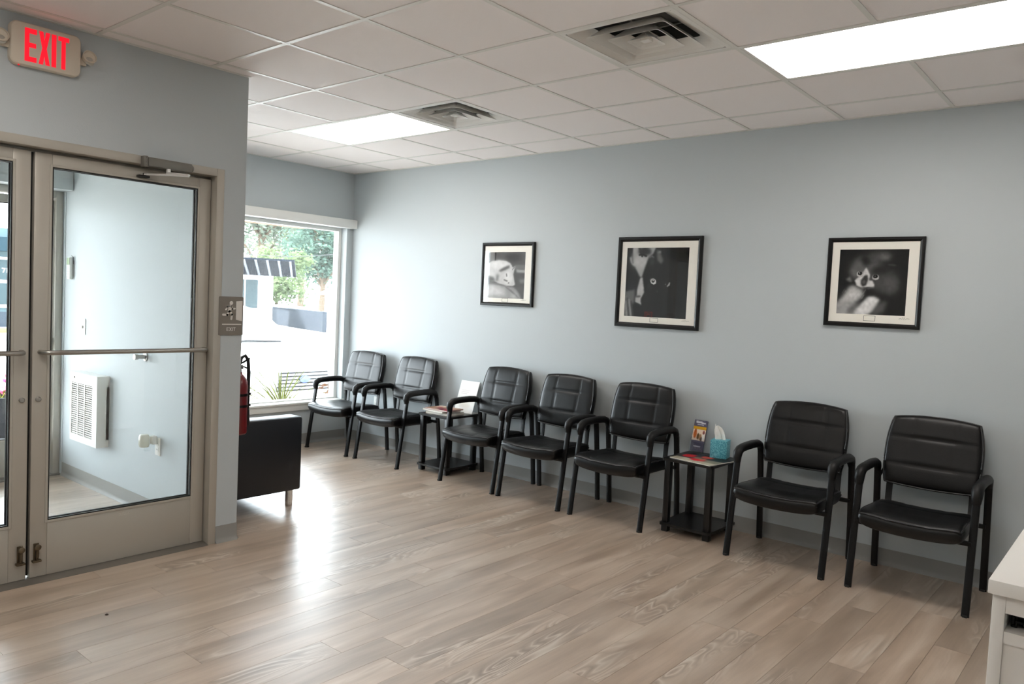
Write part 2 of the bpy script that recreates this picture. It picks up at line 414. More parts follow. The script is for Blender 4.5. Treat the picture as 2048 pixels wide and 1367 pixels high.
# air diffusers
DUCT = mat('duct_dark', (92, 92, 90), .7); DIFF = mat('diffuser_enamel', (232, 230, 225), .45)
def sq_ring(b, h0, z0, h1, z1, th=.0015, r=.02):
    def ring(h, z):
        pts = []
        for sx, sy, a0 in ((1, 1, 0), (-1, 1, 90), (-1, -1, 180), (1, -1, 270)):
            for q in range(4):
                a = R(a0+30*q); pts.append(Vector((sx*(h-r)+r*math.cos(a), sy*(h-r)+r*math.sin(a), z)))
        return pts
    b.loft([ring(h0, z0), ring(h1, z1), ring(h1-th*2, z1), ring(h0-th*2, z0), ring(h0, z0)], cap=False)
def diffuser(i, j, lab):
    t = thing('air_diffuser', lab, 'air vent', (gxl(i)+T/2, gyl(j)+T/2, H), 0, 'square louvred ceiling diffusers')
    h = T/2-.0125
    b = MB()
    for q in ((-h, h, -h, -h+.022), (-h, h, h-.022, h), (-h, -h+.022, -h+.022, h-.022), (h-.022, h, -h+.022, h-.022)): b.box(*q, .0005, .004)
    b.out('flange', DIFF, t)
    b = MB(); sq_ring(b, h-.022, .003, h-.105, .045); b.out('pan', DIFF, t)
    bx('duct_plate', DUCT, t, -h+.10, h-.10, -h+.10, h-.10, .13, .135)
    b = MB(); b.loft([[Vector((sx*(h-.105), sy*(h-.105), z)) for sx, sy in ((1, 1), (-1, 1), (-1, -1), (1, -1))] for z in (.045, .13)], cap=False); b.out('duct_collar', DUCT, t, 0)
    for hh in (.200, .128, .062):
        b = MB(); sq_ring(b, hh, -.004, hh-.046, .040)
        for sx, sy in ((1, 1), (-1, 1), (-1, -1), (1, -1)): pass
        # lip
        sq_ring(b, hh+.007, -.008, hh, -.002); b.out('louvre_ring', DIFF, t)
    b = MB(); b.loft([[Vector((sx*hh, sy*hh, z)) for sx, sy in ((1, 1), (-1, 1), (-1, -1), (1, -1))] for hh, z in ((.022, .0), (.022, .012), (.01, .03))]); b.out('centre_plate', DIFF, t)
    b = MB(); b.box(-.2, .2, -.006, .006, .05, .06).box(-.006, .006, -.2, .2, .05, .06); b.out('cross_brace', STEEL, t)
diffuser(7, 11, 'square air diffuser touching the light panel by the window')
diffuser(10, 10, 'square air diffuser left of the large bright light panel, nearest the viewer')

# ------------------------------------------------------------------ window
wn = thing('window_1', 'large shop window looking out on trees and a parked white car', 'window', (0, 0, 0), kind='structure')
b = MB(); gx0 = -.12
b.box(gx0-.05, gx0+.03, WY1-.035, WY1, WZ0, WZ1).box(gx0-.05, gx0+.03, WY0, WY0+.035, WZ0, WZ1).box(gx0-.05, gx0+.03, WY0+.035, WY1-.035, WZ1-.035, WZ1).box(gx0-.05, gx0+.03, WY0+.035, WY1-.035, WZ0, WZ0+.03)
b.out('window_frame', WHITE, wn)
bx('pane', WGLASS, wn, gx0-.016, gx0-.010, WY0+.035, WY1-.035, WZ0+.03, WZ1-.035)
bx('window_sill', WHITE, wn, -.12, .035, YE+.002, -.022, WZ0-.002, WZ0+.018, .003)
bx('sill_apron', WHITE, wn, .0005, .02, YE+.002, -.022, WZ0-.062, WZ0-.002, .002)
struct(bx('trim_4', WHITE, None, .0005, .075, YE+.002, -.004, 2.172, 2.258, .003), 'white boxed head board above the shop window', 'trim')

# ------------------------------------------------------------------ aluminium doors
def leaf(name, label, x0, x1, y0, y1, ztop, face, stile=.078, handed=1, bar=True, extras=True):
    """door leaf between y0<y1, slab x0..x1, interior face on +x side"""
    d = thing(name, label, 'door', (0, 0, 0), kind='structure')
    z0 = .012; gz0, gz1 = .292, ztop-.062
    b = MB().box(x0, x1, y0, y0+stile, z0, ztop, .003).box(x0, x1, y1-stile, y1, z0, ztop, .003)
    b.out('stile', ALU, d)
    bx('top_rail', ALU, d, x0, x1, y0+stile, y1-stile, gz1, ztop, .002)
    bx('bottom_rail', ALU, d, x0, x1, y0+stile, y1-stile, z0, gz0, .002)
    ys0, ys1 = y0+stile, y1-stile; g = .006
    b = MB()
    for xx in (x0, x1-.012):
        b.box(xx, xx+.012, ys0, ys0+g, gz0, gz1).box(xx, xx+.012, ys1-g, ys1, gz0, gz1).box(xx, xx+.012, ys0+g, ys1-g, gz0, gz0+g).box(xx, xx+.012, ys0+g, ys1-g, gz1-g, gz1)
    b.out('gasket', ALUD, d, 0)
    # glazing bead, bevelled inwards
    b = MB()
    e = .012
    for (ya, yb, za, zb) in ((ys0-e, ys0, gz0-e, gz1+e), (ys1, ys1+e, gz0-e, gz1+e), (ys0, ys1, gz0-e, gz0), (ys0, ys1, gz1, gz1+e)):
        b.box(x1-.002, x1+.004, ya, yb, za, zb, .0015, seg=1)
    b.out('glazing_bead', ALU, d)
    xm = (x0+x1)/2
    bx('pane', GLASS, d, xm-.003, xm+.003, ys0, ys1, gz0, gz1)
    return d
DX0, DX1 = 2.178, 2.222; DT = 2.118; YM = -3.687
fr = thing('trim_5', 'aluminium frame around the inner double doors', 'door frame', (0, 0, 0), kind='structure')
fj = .046
b = MB().box(XD-.15, XD+.004, FY1-fj, FY1-.0005, 0, FZ-.0005, .002).box(XD-.15, XD+.004, FY0+.0005, FY0+fj, 0, FZ-.0005, .002).box(XD-.15, XD+.004, FY0+fj, FY1-fj, FZ-.044, FZ-.0005, .002)
b.out('jamb', ALU, fr)
b = MB().box(DX0-.012, DX0-.002, FY0+fj, FY1-fj, DT-.005, FZ-.044).box(DX0-.012, DX0-.002, FY1-fj-.018, FY1-fj, 0, DT).box(DX0-.012, DX0-.002, FY0+fj, FY0+fj+.018, 0, DT)
b.out('door_stop', ALU, fr)
b = MB().prism([(XD-.15, 0), (XD-.15, .008), (XD-.12, .011), (XD-.03, .011), (XD+.012, .001), (XD+.012, 0)], lambda u, v, w_: Vector((u, FY0+fj+w_, v)), FY1-FY0-2*fj)
b.out('threshold', mat('threshold_aluminium', (150, 146, 140), .45, metal=.8), fr)
d1 = leaf('door_1', 'right inner aluminium glass door with push bar and closer', DX0, DX1, YM+.008, FY1-fj-.004, DT, 1)
d2 = leaf('door_2', 'left inner aluminium glass door cut by the left edge', DX0, DX1, FY0+fj+.004, YM-.008, DT, 1)
bx('astragal', ALUD, d1, DX0+.004, DX0+.012, YM-.010, YM+.010, .02, DT)
def push_bar(d, ya, yb):
    z = 1.143; xo = DX1+.055
    pts = [(DX1, ya, z), (DX1+.03, ya, z), (xo-.012, ya+.006, z), (xo, ya+.025, z)]
    pts += [(xo, ya+.025+(yb-ya-.05)*q/8, z) for q in range(1, 9)] + [(xo-.012, yb-.006, z), (DX1+.03, yb, z), (DX1, yb, z)]
    MB().tube(pts, .0125, 14).out('push_bar', STEEL, d)
push_bar(d1, YM+.042, FY1-fj-.028); push_bar(d2, FY0+fj+.028, YM-.042)
def lock_hold(d, y):
    b = MB().lathe([(.0, 0), (.013, 0), (.013, .006), (.010, .009), (0, .009)], 20, (DX1, y, .909), Matrix.Rotation(R(90), 3, 'Y')); b.out('lock_cylinder', STEEL, d)
    b = MB()
    b.box(DX1, DX1+.006, y-.013, y+.013, .085, .185, .002)
    b.tube([(DX1+.010, y, .178), (DX1+.020, y, .150), (DX1+.022, y, .118), (DX1+.018, y, .10)], [.011, .008, .007, .009], 10)
    b.lathe([(0, 0), (.015, 0), (.015, .012), (.009, .016), (.0, .016)], 14, (DX1+.02, y, .17), Matrix.Rotation(R(90), 3, 'Y'))
    b.box(DX1+.004, DX1+.03, y-.022, y+.018, .094, .104, .002)
    b.out('kick_down_holder', BRASSD, d)
lock_hold(d1, YM+.036); lock_hold(d2, YM-.036)
b = MB()
for q in ((-3.25, -3.192, .262, .2632), (-3.25, -3.192, .250, .2512), (-3.25, -3.2488, .2512, .262), (-3.1932, -3.192, .2512, .262)): b.box(DX1, DX1+.0008, q[0], q[1], q[2], q[3])
for q in range(6): b.box(DX1, DX1+.0008, -3.243+q*.008, -3.239+q*.008, .2545, .2585)
b.out('maker_label', mat('label_print', (205, 200, 190), .6), d1, 0)
# closer on the frame head above door_1
cl = thing('door_closer', 'grey overhead door closer on the frame above the right door', 'door closer', (XD+.004, -3.065, 2.13))
b = MB().box(0.001, .046, -.115, .125, -.006, .040, .005); b.lathe([(.021, 0), (.021, .014), (.015, .022), (0, .022)], 20, (.024, .116, .017), Matrix.Rotation(R(-90), 3, 'X')); b.out('closer_body', mat('closer_grey', (128, 126, 120), .4, metal=.5), cl)
b = MB().box(0.001, .044, -.137, -.1155, -.012, .044, .003)
for z in (-.002, .014, .034): b.cyl((.05, -.126, z), (.054, -.126, z), .004, n=10)
b.out('end_bracket', mat('closer_grey'), cl)
b = MB().cyl((.03, 0, -.006), (.03, 0, -.03), .012).tube([(.03, 0, -.027), (.125, .065, -.034)], .01, 8, flat=(.014, .005)); b.out('arm', mat('arm_bright', (225, 224, 220), .3, metal=.4), cl)
b = MB().tube([(.125, .065, -.040), (.06, -.01, -.040), (-.03, -.10, -.045)], .01, 8, flat=(.011, .005)); b.out('forearm', mat('arm_bright'), cl)
b = MB().box(-.052, -.02, -.135, -.075, -.062, -.050, .003); b.cyl((-.03, -.1, -.052), (-.03, -.1, -.038), .009); b.out('shoe', mat('shoe_black', (30, 30, 30), .5), cl)

# outer doors in the street wall
fo = thing('trim_6', 'aluminium frame of the outer street doors', 'door frame', (0, 0, 0), kind='structure')
OX0, OX1 = -.155, -.11
b = MB().box(-.18, -.04, OY1-.05, OY1-.001, 0, OZ-.001, .002).box(-.18, -.04, OY0+.001, OY0+.05, 0, OZ-.001, .002).box(-.18, -.04, OY0+.05, OY1-.05, OZ-.05, OZ-.001, .002); b.out('jamb', ALU, fo)
YM2 = (OY0+OY1)/2
d3 = leaf('door_3', 'right outer aluminium glass door seen through the inner door', OX0, OX1, YM2+.006, OY1-.054, OZ-.06, 1)
d4 = leaf('door_4', 'left outer aluminium glass door seen through the inner door', OX0, OX1, OY0+.054, YM2-.006, OZ-.06, 1)
MB().box(-.2, 0, OY0, OY1, -.004, .008, .002).out('threshold', MATS['threshold_aluminium'], fo)
def pull(d, y, s):
    pts = [(OX1, y, .84), (OX1+.05, y, .84), (OX1+.065, y+s*.01, .82), (OX1+.07, y+s*.03, .72), (OX1+.065, y+s*.01, .63), (OX1+.05, y, .61), (OX1, y, .61)]
    MB().tube(pts, .011, 12).out('pull_handle', STEEL, d)
pull(d3, YM2+.05, 1)
b = MB().lathe([(0, 0), (.032, 0), (.034, .03), (.028, .045), (0, .045)], 20, (OX1, OY1-.095, 1.03), Matrix.Rotation(R(90), 3, 'Y')); b.out('thumb_turn', mat('shoe_black'), d3)
pts = [(OX1, OY1-.09, .86), (OX1+.045, OY1-.09, .86), (OX1+.06, OY1-.085, .83), (OX1+.062, OY1-.08, .72), (OX1+.06, OY1-.085, .63), (OX1+.045, OY1-.09, .60), (OX1, OY1-.09, .60)]
MB().tube(pts, .009, 10).out('pull_handle', STEEL, d3)

# ------------------------------------------------------------------ chairs
def chair_meshes():
    parts = []
    YO = .32     # local y = world y + YO
    # seat: dished cushion with rolled front edge
    def seat(u, v, sd):
        p = 7
        h = max(0., (1-abs(u)**p)*(1-abs(v)**p))**.26
        wx = .262-.018*(v*.5+.5)*1.0 - .012*max(0, -v)**6
        x = u*wx
        y = -.375+v*.235
        y -= .018*(1-u*u)*max(0, -v)          # bowed front
        z = .420+(.044*h if sd > 0 else -.062*h)
        z += -.016*(1-u*u)*(1-max(0, -v)**3)*(1 if sd > 0 else .3)       # dish
        z -= .020*max(0, -v-.45)**1.5*2.2*(1.3-.9*u*u)                  # waterfall front
        z -= .012*(v*.5+.5)
        if sd > 0:
            for s_ in (-.42, .42): z -= .004*math.exp(-((u-s_)/.035)**2)*h
            z -= .004*math.exp(-((v-.35)/.04)**2)*h
        return Vector((x, y+YO, z))
    parts.append(('seat', MB().pillow(seat, 36, 34).mesh('seat', 60), LEATHER, None))
    def rim(f, n=24, e=.975):
        pts = []
        for q in range(n): pts.append(f((-1+2*q/n)*e, -e, 1))
        for q in range(n): pts.append(f(e, (-1+2*q/n)*e, 1))
        for q in range(n): pts.append(f((1-2*q/n)*e, e, 1))
        for q in range(n): pts.append(f(-e, (1-2*q/n)*e, 1))
        pts.append(pts[0].copy()); return pts
    parts.append(('piping', MB().tube(rim(seat), .0045, 6).mesh('seat_piping', 60), PIPING, 'seat'))
    # back: tilted, slightly concave, arched top, stitched into nine pads
    def back(u, v, sd):
        p = 8
        h = max(0., (1-abs(u)**p)*(1-abs(v)**p))**.28
        wdt = .255-.030*max(0, v)**2-.016*max(0, -v)**3
        x = u*wdt
        s_ = v*.200 + (.022*(1-u*u)-.006)*max(0, v)**2 - (.012*(1-u*u))*max(0, -v)**2
        t = (.046*h if sd > 0 else -.038*h)
        if sd > 0:
            seam = 0.
            inn = 1/(1+math.exp((abs(u)-.50)/.05))
            for vs, k_ in ((.36, 1.), (-.42, .9)): seam += k_*math.exp(-((v-vs)/.045)**2)*(.35+.65*inn)
            sx = .43+.10*v*.6
            for su in (-sx, sx): seam += .45*math.exp(-((u-su)/.028)**2)*(1 if v > -.45 else .4)
            t -= .0085*min(seam, 1.15)*h
            t += .006*math.cos(u*math.pi*1.0)*h*math.cos(v*1.2)
        t -= .014*(1-u*u)           # wraps the sitter
        # tilt
        ang = R(13.5); yb = -.118
        z = .737+s_*math.cos(ang)+t*math.sin(ang)*1.0
        y = yb+s_*math.sin(ang)-t*math.cos(ang)
        return Vector((x, y+YO, z))
    parts.append(('backrest', MB().pillow(back, 44, 44).mesh('backrest', 60), LEATHER, None))
    parts.append(('piping', MB().tube(rim(back), .0045, 6).mesh('back_piping', 60), PIPING, 'backrest'))
    for s_ in (-1, 1):
        X = s_*.287
        parts.append(('leg', MB().tube([(X, -.576+YO, 0), (X, -.535+YO, .27), (X, -.500+YO, .50), (X, -.487+YO, .585)], .02, 12, flat=(.011, .019), up=(1, 0, 0)).mesh('front_leg', 50), BLKMET, None))
        parts.append(('leg', MB().tube([(X, -.058+YO, 0), (X, -.080+YO, .25), (X, -.112+YO, .50), (X, -.125+YO, .60)], .02, 12, flat=(.011, .019), up=(1, 0, 0)).mesh('rear_leg', 50), BLKMET, None))
        # padded arm: curls over the front leg and the rear leg
        pts = [(-.490, .570), (-.496, .600), (-.488, .628), (-.462, .645), (-.42, .652), (-.34, .655), (-.26, .656), (-.19, .652), (-.150, .640), (-.132, .618), (-.128, .598)]
        rads = [.021, .027, .029, .028, .027, .027, .027, .026, .024, .021, .019]
        parts.append(('armrest', MB().tube([(X, y+YO, z) for y, z in pts], rads, 14, up=(1, 0, 0)).mesh('armrest', 60), BLKPLA, None))
        # flat upright between seat and back
        parts.append(('back_support', MB().tube([(s_*.215, -.20+YO, .372), (s_*.215, -.165+YO, .376), (s_*.215, -.145+YO, .40), (s_*.215, -.135+YO, .52), (s_*.215, -.108+YO, .64)], .01, 10, flat=(.018, .005), up=(0, 1, 0)).mesh('back_support', 50), BLKMET, None))
        parts.append(('support_bracket', MB().tube([(s_*.285, -.115+YO, .545), (s_*.262, -.105+YO, .60), (s_*.240, -.10+YO, .65)], .008, 8).mesh('bracket', 50), BLKMET, None))
    b = MB()
    b.box(-.285, .285, -.535+YO, -.505+YO, .352, .374, .003).box(-.285, .285, -.12+YO, -.09+YO, .362, .384, .003)
    for s_ in (-1, 1): b.box(s_*.20-.014, s_*.20+.014, -.52+YO, -.10+YO, .35, .372, .003)
    parts.append(('seat_frame', b.mesh('seat_frame', 40), BLKMET, None))
    for s_ in (-1, 1):
        for yy in (-.576, -.058):
            b = MB().box(s_*.287-.0112, s_*.287+.0112, yy-.0192+YO, yy+.0192+YO, 0, .012, .002); parts.append(('glide', b.mesh('glide', 40), ALUD, None))
    return parts
CP = chair_meshes()
for n_, me, mt, par in CP: me.materials.append(mt)
def make_chair(x, rot, label, y=-.32):
    t = thing('waiting_chair', label, 'chair', (x, y, 0), rot, 'black waiting room armchairs along the wall')
    made = {}
    for n_, me, mt, par in CP:
        o = link(n_, me, made[par] if par else t)
        made[n_] = o
    return t
ch = [(.462, R(2.5), 'black leather armchair in the corner, closest to the shop window'),
      (1.161, 0, 'second black leather armchair from the window, left of the table with books'),
      (2.268, 0, 'black leather armchair just right of the table with books, under the small sleeping-cat picture'),
      (2.906, 0, 'black leather armchair in the middle of the three set side by side'),
      (3.588, 0, 'black leather armchair just left of the table with the tissue box'),
      (4.778, 0, 'black leather armchair just right of the table with the tissue box'),
      (5.500, 0, 'black leather armchair nearest the white desk, rightmost of the row')]
for x, r_, lab in ch: make_chair(x, r_, lab, -.345 if x < .5 else -.32)

# ------------------------------------------------------------------ side tables
def side_table(x, label):
    t = thing('side_table', label, 'table', (x, -.235, 0), 0, 'small black side tables')
    for nm, z0, z1, e in (('top', .482, .500, 0), ('shelf', .045, .062, .0)):
        hw, hd = .183+e, .205
        c_ = .03
        poly = [(-hw+c_*.4, -hd), (hw-c_*.4, -hd), (hw, -hd+c_*.4), (hw, hd-c_*.4), (hw-c_*.4, hd), (-hw+c_*.4, hd), (-hw, hd-c_*.4), (-hw, -hd+c_*.4)]
        MB().prism(poly, lambda u, v, w_: Vector((u, v, z0+w_)), z1-z0).out(nm, LAMIN, t)
    for sx in (-1, 1):
        for sy in (-1, 1):
            X, Y = sx*.150, sy*.165
            b = MB().box(X-.023, X+.023, Y-.023, Y+.023, 0, .045, .004).box(X-.021, X+.021, Y-.021, Y+.021, .062, .482, .004)
            b.out('leg', LAMIN, t)
    return t
side_table(1.728, 'small black two-tier side table holding books and a white sign')
side_table(4.125, 'small black two-tier side table holding a tissue box and brochures')

# ------------------------------------------------------------------ flat print painter
class Paint:
    def __init__(s, nx, ny, bgc):
        s.nx, s.ny = nx, ny; s.gamma = 1.0
        s.a = np.zeros((ny, nx, 3)); s.a[:] = bgc if not np.isscalar(bgc) else (bgc,)*3
        s.u, s.v = np.meshgrid((np.arange(nx)+.5)/nx, (np.arange(ny)+.5)/ny)
    @staticmethod
    def blur(m_, sig):
        if sig <= 0: return m_
        r = int(3*sig)+1; k_ = np.exp(-.5*(np.arange(-r, r+1)/sig)**2); k_ /= k_.sum()
        p = np.pad(m_, ((r, r), (r, r)), mode='edge')
        p = sum(k_[i]*p[i:i+m_.shape[0], :] for i in range(2*r+1)); p = sum(k_[i]*p[:, i:i+m_.shape[1]] for i in range(2*r+1)); return p
    def put(s, mask, col, sig, op):
        m_ = Paint.blur(mask.astype(float), sig)*op
        col = np.array(col if not np.isscalar(col) else (col,)*3)
        s.a = s.a*(1-m_[..., None])+col*m_[..., None]; return s
    def poly(s, pts, col, sig=1.2, op=1.):
        ins = np.zeros((s.ny, s.nx), bool); n = len(pts)
        for i in range(n):
            (x0, y0), (x1, y1) = pts[i], pts[(i+1) % n]
            if y0 == y1: continue
            c_ = ((y0 > s.v) != (y1 > s.v)) & (s.u < (x1-x0)*(s.v-y0)/(y1-y0)+x0); ins ^= c_
        return s.put(ins, col, sig, op)
    def ell(s, cx, cy, rx, ry, col, sig=1.2, op=1., ang=0.):
        a = R(ang); dx, dy = s.u-cx, s.v-cy
        X, Y = dx*math.cos(a)+dy*math.sin(a), -dx*math.sin(a)+dy*math.cos(a)
        return s.put((X/rx)**2+(Y/ry)**2 < 1, col, sig, op)
    def line(s, pts, wd, col, sig=.6, op=1.):
        for (x0, y0), (x1, y1) in zip(pts, pts[1:]):
            L2 = (x1-x0)**2+(y1-y0)**2+1e-9
            t = np.clip(((s.u-x0)*(x1-x0)+(s.v-y0)*(y1-y0))/L2, 0, 1)
            s.put((s.u-x0-t*(x1-x0))**2+(s.v-y0-t*(y1-y0))**2 < wd*wd, col, sig, op)
        return s
    def grain(s, amp, seed=1, sx=1.5, sy=1.5):
        r = np.random.RandomState(seed).randn(s.ny, s.nx); r = Paint.blur(r, (sx+sy)/2); r /= r.std()+1e-9
        s.a = np.clip(s.a*(1+amp*r[..., None]), 0, 1); return s
    def mesh(s, name, f):
        """f(u,v)->xyz ; one coloured face per pixel"""
        nx, ny = s.nx, s.ny
        vs = [f(i/nx, j/ny) for j in range(ny+1) for i in range(nx+1)]
        fs = [(j*(nx+1)+i, (j+1)*(nx+1)+i, (j+1)*(nx+1)+i+1, j*(nx+1)+i+1) for j in range(ny) for i in range(nx)]
        me = bpy.data.meshes.new(name); me.from_pydata(vs, [], fs)
        at = me.color_attributes.new('ink', 'FLOAT_COLOR', 'CORNER')
        s.a = np.clip(s.a, 0, 1)**s.gamma
        c_ = np.where(s.a <= .04045, s.a/12.92, ((np.clip(s.a, 0, 1)+.055)/1.055)**2.4)
        c_ = np.concatenate([c_, np.ones((ny, nx, 1))], -1).reshape(-1, 4)
        at.data.foreach_set('color', np.repeat(c_, 4, axis=0).astype(np.float32).ravel())
        me.materials.append(PRINT); return me

def art_sleeping():
    P = Paint(110, 138, .36)
    P.poly([(0, 0), (.16, 0), (.16, .24), (0, .26)], .45, 1).poly([(.16, 0), (.20, 0), (.2, .22), (.16, .22)], .12, .6)
    P.ell(.68, .12, .22, .10, .27, 6); P.poly([(.7, .28), (1, .27), (1, .36), (.72, .36)], .46, 2)
    P.poly([(.76, .37), (1, .38), (1, .45), (.78, .44)], .66, 2); P.poly([(.72, .45), (1, .46), (1, .75), (.74, .72)], .34, 3).ell(.95, .62, .1, .05, .5, 3)
    P.poly([(0, .24), (.10, .19), (.3, .175), (.48, .19), (.6, .24), (.67, .33), (.735, .30), (.71, .40), (.69, .48), (.72, .6), (.75, .70), (.68, .735), (.5, .73), (.3, .68), (.2, .64), (0, .63)], .80, 1.4)
    P.ell(.3, .27, .25, .08, .90, 5); P.ell(.55, .55, .1, .14, .88, 4)
    P.poly([(.29, .40), (.36, .355), (.5, .30), (.58, .285), (.585, .335), (.48, .385), (.34, .43)], .42, 2)
    P.poly([(.0, .52), (.16, .55), (.2, .64), (0, .65)], .36, 3); P.poly([(.24, .47), (.29, .5), (.28, .64), (.22, .62)], .46, 3)
    P.line([(.505, .47), (.515, .52)], .012, .4, .8); P.line([(.45, .60), (.53, .625)], .014, .42, 1.2); P.ell(.575, .665, .02, .014, .42, .8)
    P.line([(.66, .38), (.69, .34), (.72, .33)], .01, .5, .8)
    P.poly([(0, .70), (.25, .69), (.5, .735), (.72, .755), (.86, .88), (.92, 1), (0, 1)], .60, 2.5); P.poly([(0, .74), (.2, .72), (.45, .80), (.52, .95), (.0, .95)], .80, 6)
    for q in range(5): P.line([(.5+.05*q, .76+.03*q), (.66+.05*q, .82+.04*q)], .008, .46, 1.2)
    P.poly([(0, .66), (.5, .72), (.5, .735), (0, .69)], .5, 1.5); P.ell(.72, .95, .06, .04, .72, 3)
    P.gamma = .95; return P.grain(.015, 3, 2.5, 2.5)
def art_half():
    P = Paint(124, 140, .16)
    P.poly([(.62, .2), (1, .2), (1, 1), (.6, 1)], .20, 8); P.poly([(.62, 0), (1, 0), (1, .18), (.68, .15)], .07, 3)
    P.poly([(0, .1), (.1, .22), (.14, .3), (.2, .44), (.17, .56), (.12, .62), (0, .64)], .14, 1.5)
    P.poly([(.09, 0), (.47, 0), (.43, .09), (.365, .14), (.32, .24), (.285, .36), (.265, .43), (.225, .42), (.19, .36), (.14, .27), (.095, .25), (.06, .21), (.04, .14), (.085, .12)], .70, 1.4)
    P.ell(.22, .20, .12, .1, .80, 6); P.line([(.08, .1), (.1, .22)], .012, .45, 1.5)
    P.ell(.29, .055, .105, .055, .16, 3); P.line([(.2, 0), (.23, .08)], .015, .2, 1.2); P.ell(.245, .118, .032, .02, .78, .8).ell(.25, .118, .016, .017, .15, .6); P.line([(.205, .105), (.26, .094), (.32, .12)], .012, .12, .8)
    P.poly([(.43, .13), (.375, .14), (.34, .22), (.31, .33), (.28, .44), (.31, .6), (.30, .7), (.4, .9), (.62, .9), (.62, .3), (.5, .05)], .17, 2)
    P.poly([(.235, .44), (.275, .42), (.30, .55), (.315, .65), (.285, .70), (.265, .74), (.275, .84), (.23, .82), (.17, .79), (.165, .735), (.19, .70), (.195, .6)], .76, 1.2)
    P.line([(.18, .71), (.25, .705)], .012, .4, 1.); P.line([(.16, .80), (.26, .83)], .01, .2, 1.)
    P.poly([(0, .64), (.16, .60), (.165, .78), (.12, .84), (.15, .98), (.17, 1), (0, 1)], .45, 2)
    for q in range(4): P.line([(.0+.035*q, .72+.02*q), (.045+.035*q, 1)], .011, .68 if q % 2 == 0 else .25, 1.5)
    P.poly([(.48, .02), (.54, .06), (.6, .18), (.57, .24), (.5, .18)], .48, 2).ell(.535, .06, .02, .02, .6, 1.5); P.ell(.41, .2, .035, .07, .30, 3); P.line([(.37, .14), (.42, .12), (.44, .14)], .008, .5, 1)
    P.ell(.455, .485, .050, .040, .92, .7, ang=25).ell(.452, .478, .026, .024, .05, .5).ell(.45, .47, .008, .008, .9, .4); P.line([(.40, .455), (.425, .45)], .006, .6, .6); P.poly([(.36, .5), (.41, .53), (.42, .6), (.38, .57)], .24, 2)
    P.line([(.685, .545), (.71, .525), (.715, .50)], .010, .75, .6); P.ell(.655, .52, .008, .008, .5, .5); P.ell(.53, .625, .014, .014, .34, 1)
    red = (.42, .16, .15)
    for seg in ([(.345, .995), (.345, .925), (.46, .925), (.46, .995)], [(.36, .93), (.40, .95), (.445, .93)], [(.37, .995), (.37, .965), (.43, .965), (.43, .995)]): P.line(seg, .006, red, .5)
    P.gamma = 1.1; return P.grain(.02, 5, 2.5, 2.5)
def art_kitten():
    P = Paint(136, 132, .10)
    P.ell(.60, .10, .18, .06, .34, 6).ell(.66, .12, .08, .05, .44, 4); P.ell(.4, .3, .24, .2, .36, 6).ell(.32, .22, .06, .1, .40, 5); P.poly([(.3, .12), (.4, .1), (.48, .2), (.38, .26)], .10, 4)
    P.ell(.66, .48, .2, .18, .30, 8).ell(.78, .55, .1, .14, .34, 6); P.line([(.72, .235), (.82, .24)], .008, .36, 1.5); P.ell(.6, .32, .12, .06, .12, 5)
    P.ell(.24, .36, .06, .08, .42, 5); P.poly([(.11, .465), (.17, .42), (.21, .50), (.16, .52)], .55, 2); P.ell(.13, .56, .07, .07, .06, 4)
    P.poly([(.405, .275), (.36, .35), (.355, .41), (.29, .43), (.245, .48), (.28, .56), (.36, .59), (.45, .575), (.53, .585), (.54, .55), (.51, .48), (.455, .475), (.465, .385)], .86, 1.2)
    P.poly([(.385, .40), (.435, .39), (.44, .47), (.42, .55), (.37, .575), (.335, .53), (.34, .47)], .20, 1.4).ell(.38, .50, .025, .03, .38, 1.5)
    P.ell(.315, .38, .046, .042, .80, .8).ell(.318, .368, .032, .030, .04, .6).ell(.31, .362, .007, .007, .8, .4)
    P.ell(.548, .425, .050, .042, .78, .8).ell(.545, .413, .035, .030, .04, .6).ell(.54, .408, .007, .007, .8, .4)
    P.line([(.53, .58), (.46, .60), (.36, .595)], .01, .35, 1.2)
    P.poly([(.17, .56), (.25, .56), (.37, .62), (.39, .69), (.33, .78), (.2, .9), (.06, .95), (.0, .9), (.03, .78), (.12, .67)], .78, 4)
    P.poly([(0, .82), (.2, .8), (.5, .97), (.5, 1), (0, 1)], .66, 4); P.poly([(.16, .93), (.3, .83), (.36, .8), (.26, .98), (.16, 1)], .42, 3)
    P.poly([(.28, .96), (.37, .82), (.46, .72), (.55, .70), (.63, .77), (.60, .87), (.53, .97), (.4, 1), (.28, 1)], .90, 2.5); P.poly([(.56, .88), (.64, .80), (.74, .78), (.7, .95), (.58, 1), (.52, 1)], .36, 4)
    P.poly([(.4, .63), (.55, .66), (.66, .70), (.6, .72), (.46, .70)], .12, 3)
    for q in range(16):
        x, y = .1+.035*q*.6, .62+.02*(q % 5); P.line([(x, y), (x-.03, y+.06)], .004, .88, 1., .5)
    P.gamma = 1.0; return P.grain(.03, 9, 2., 2.)

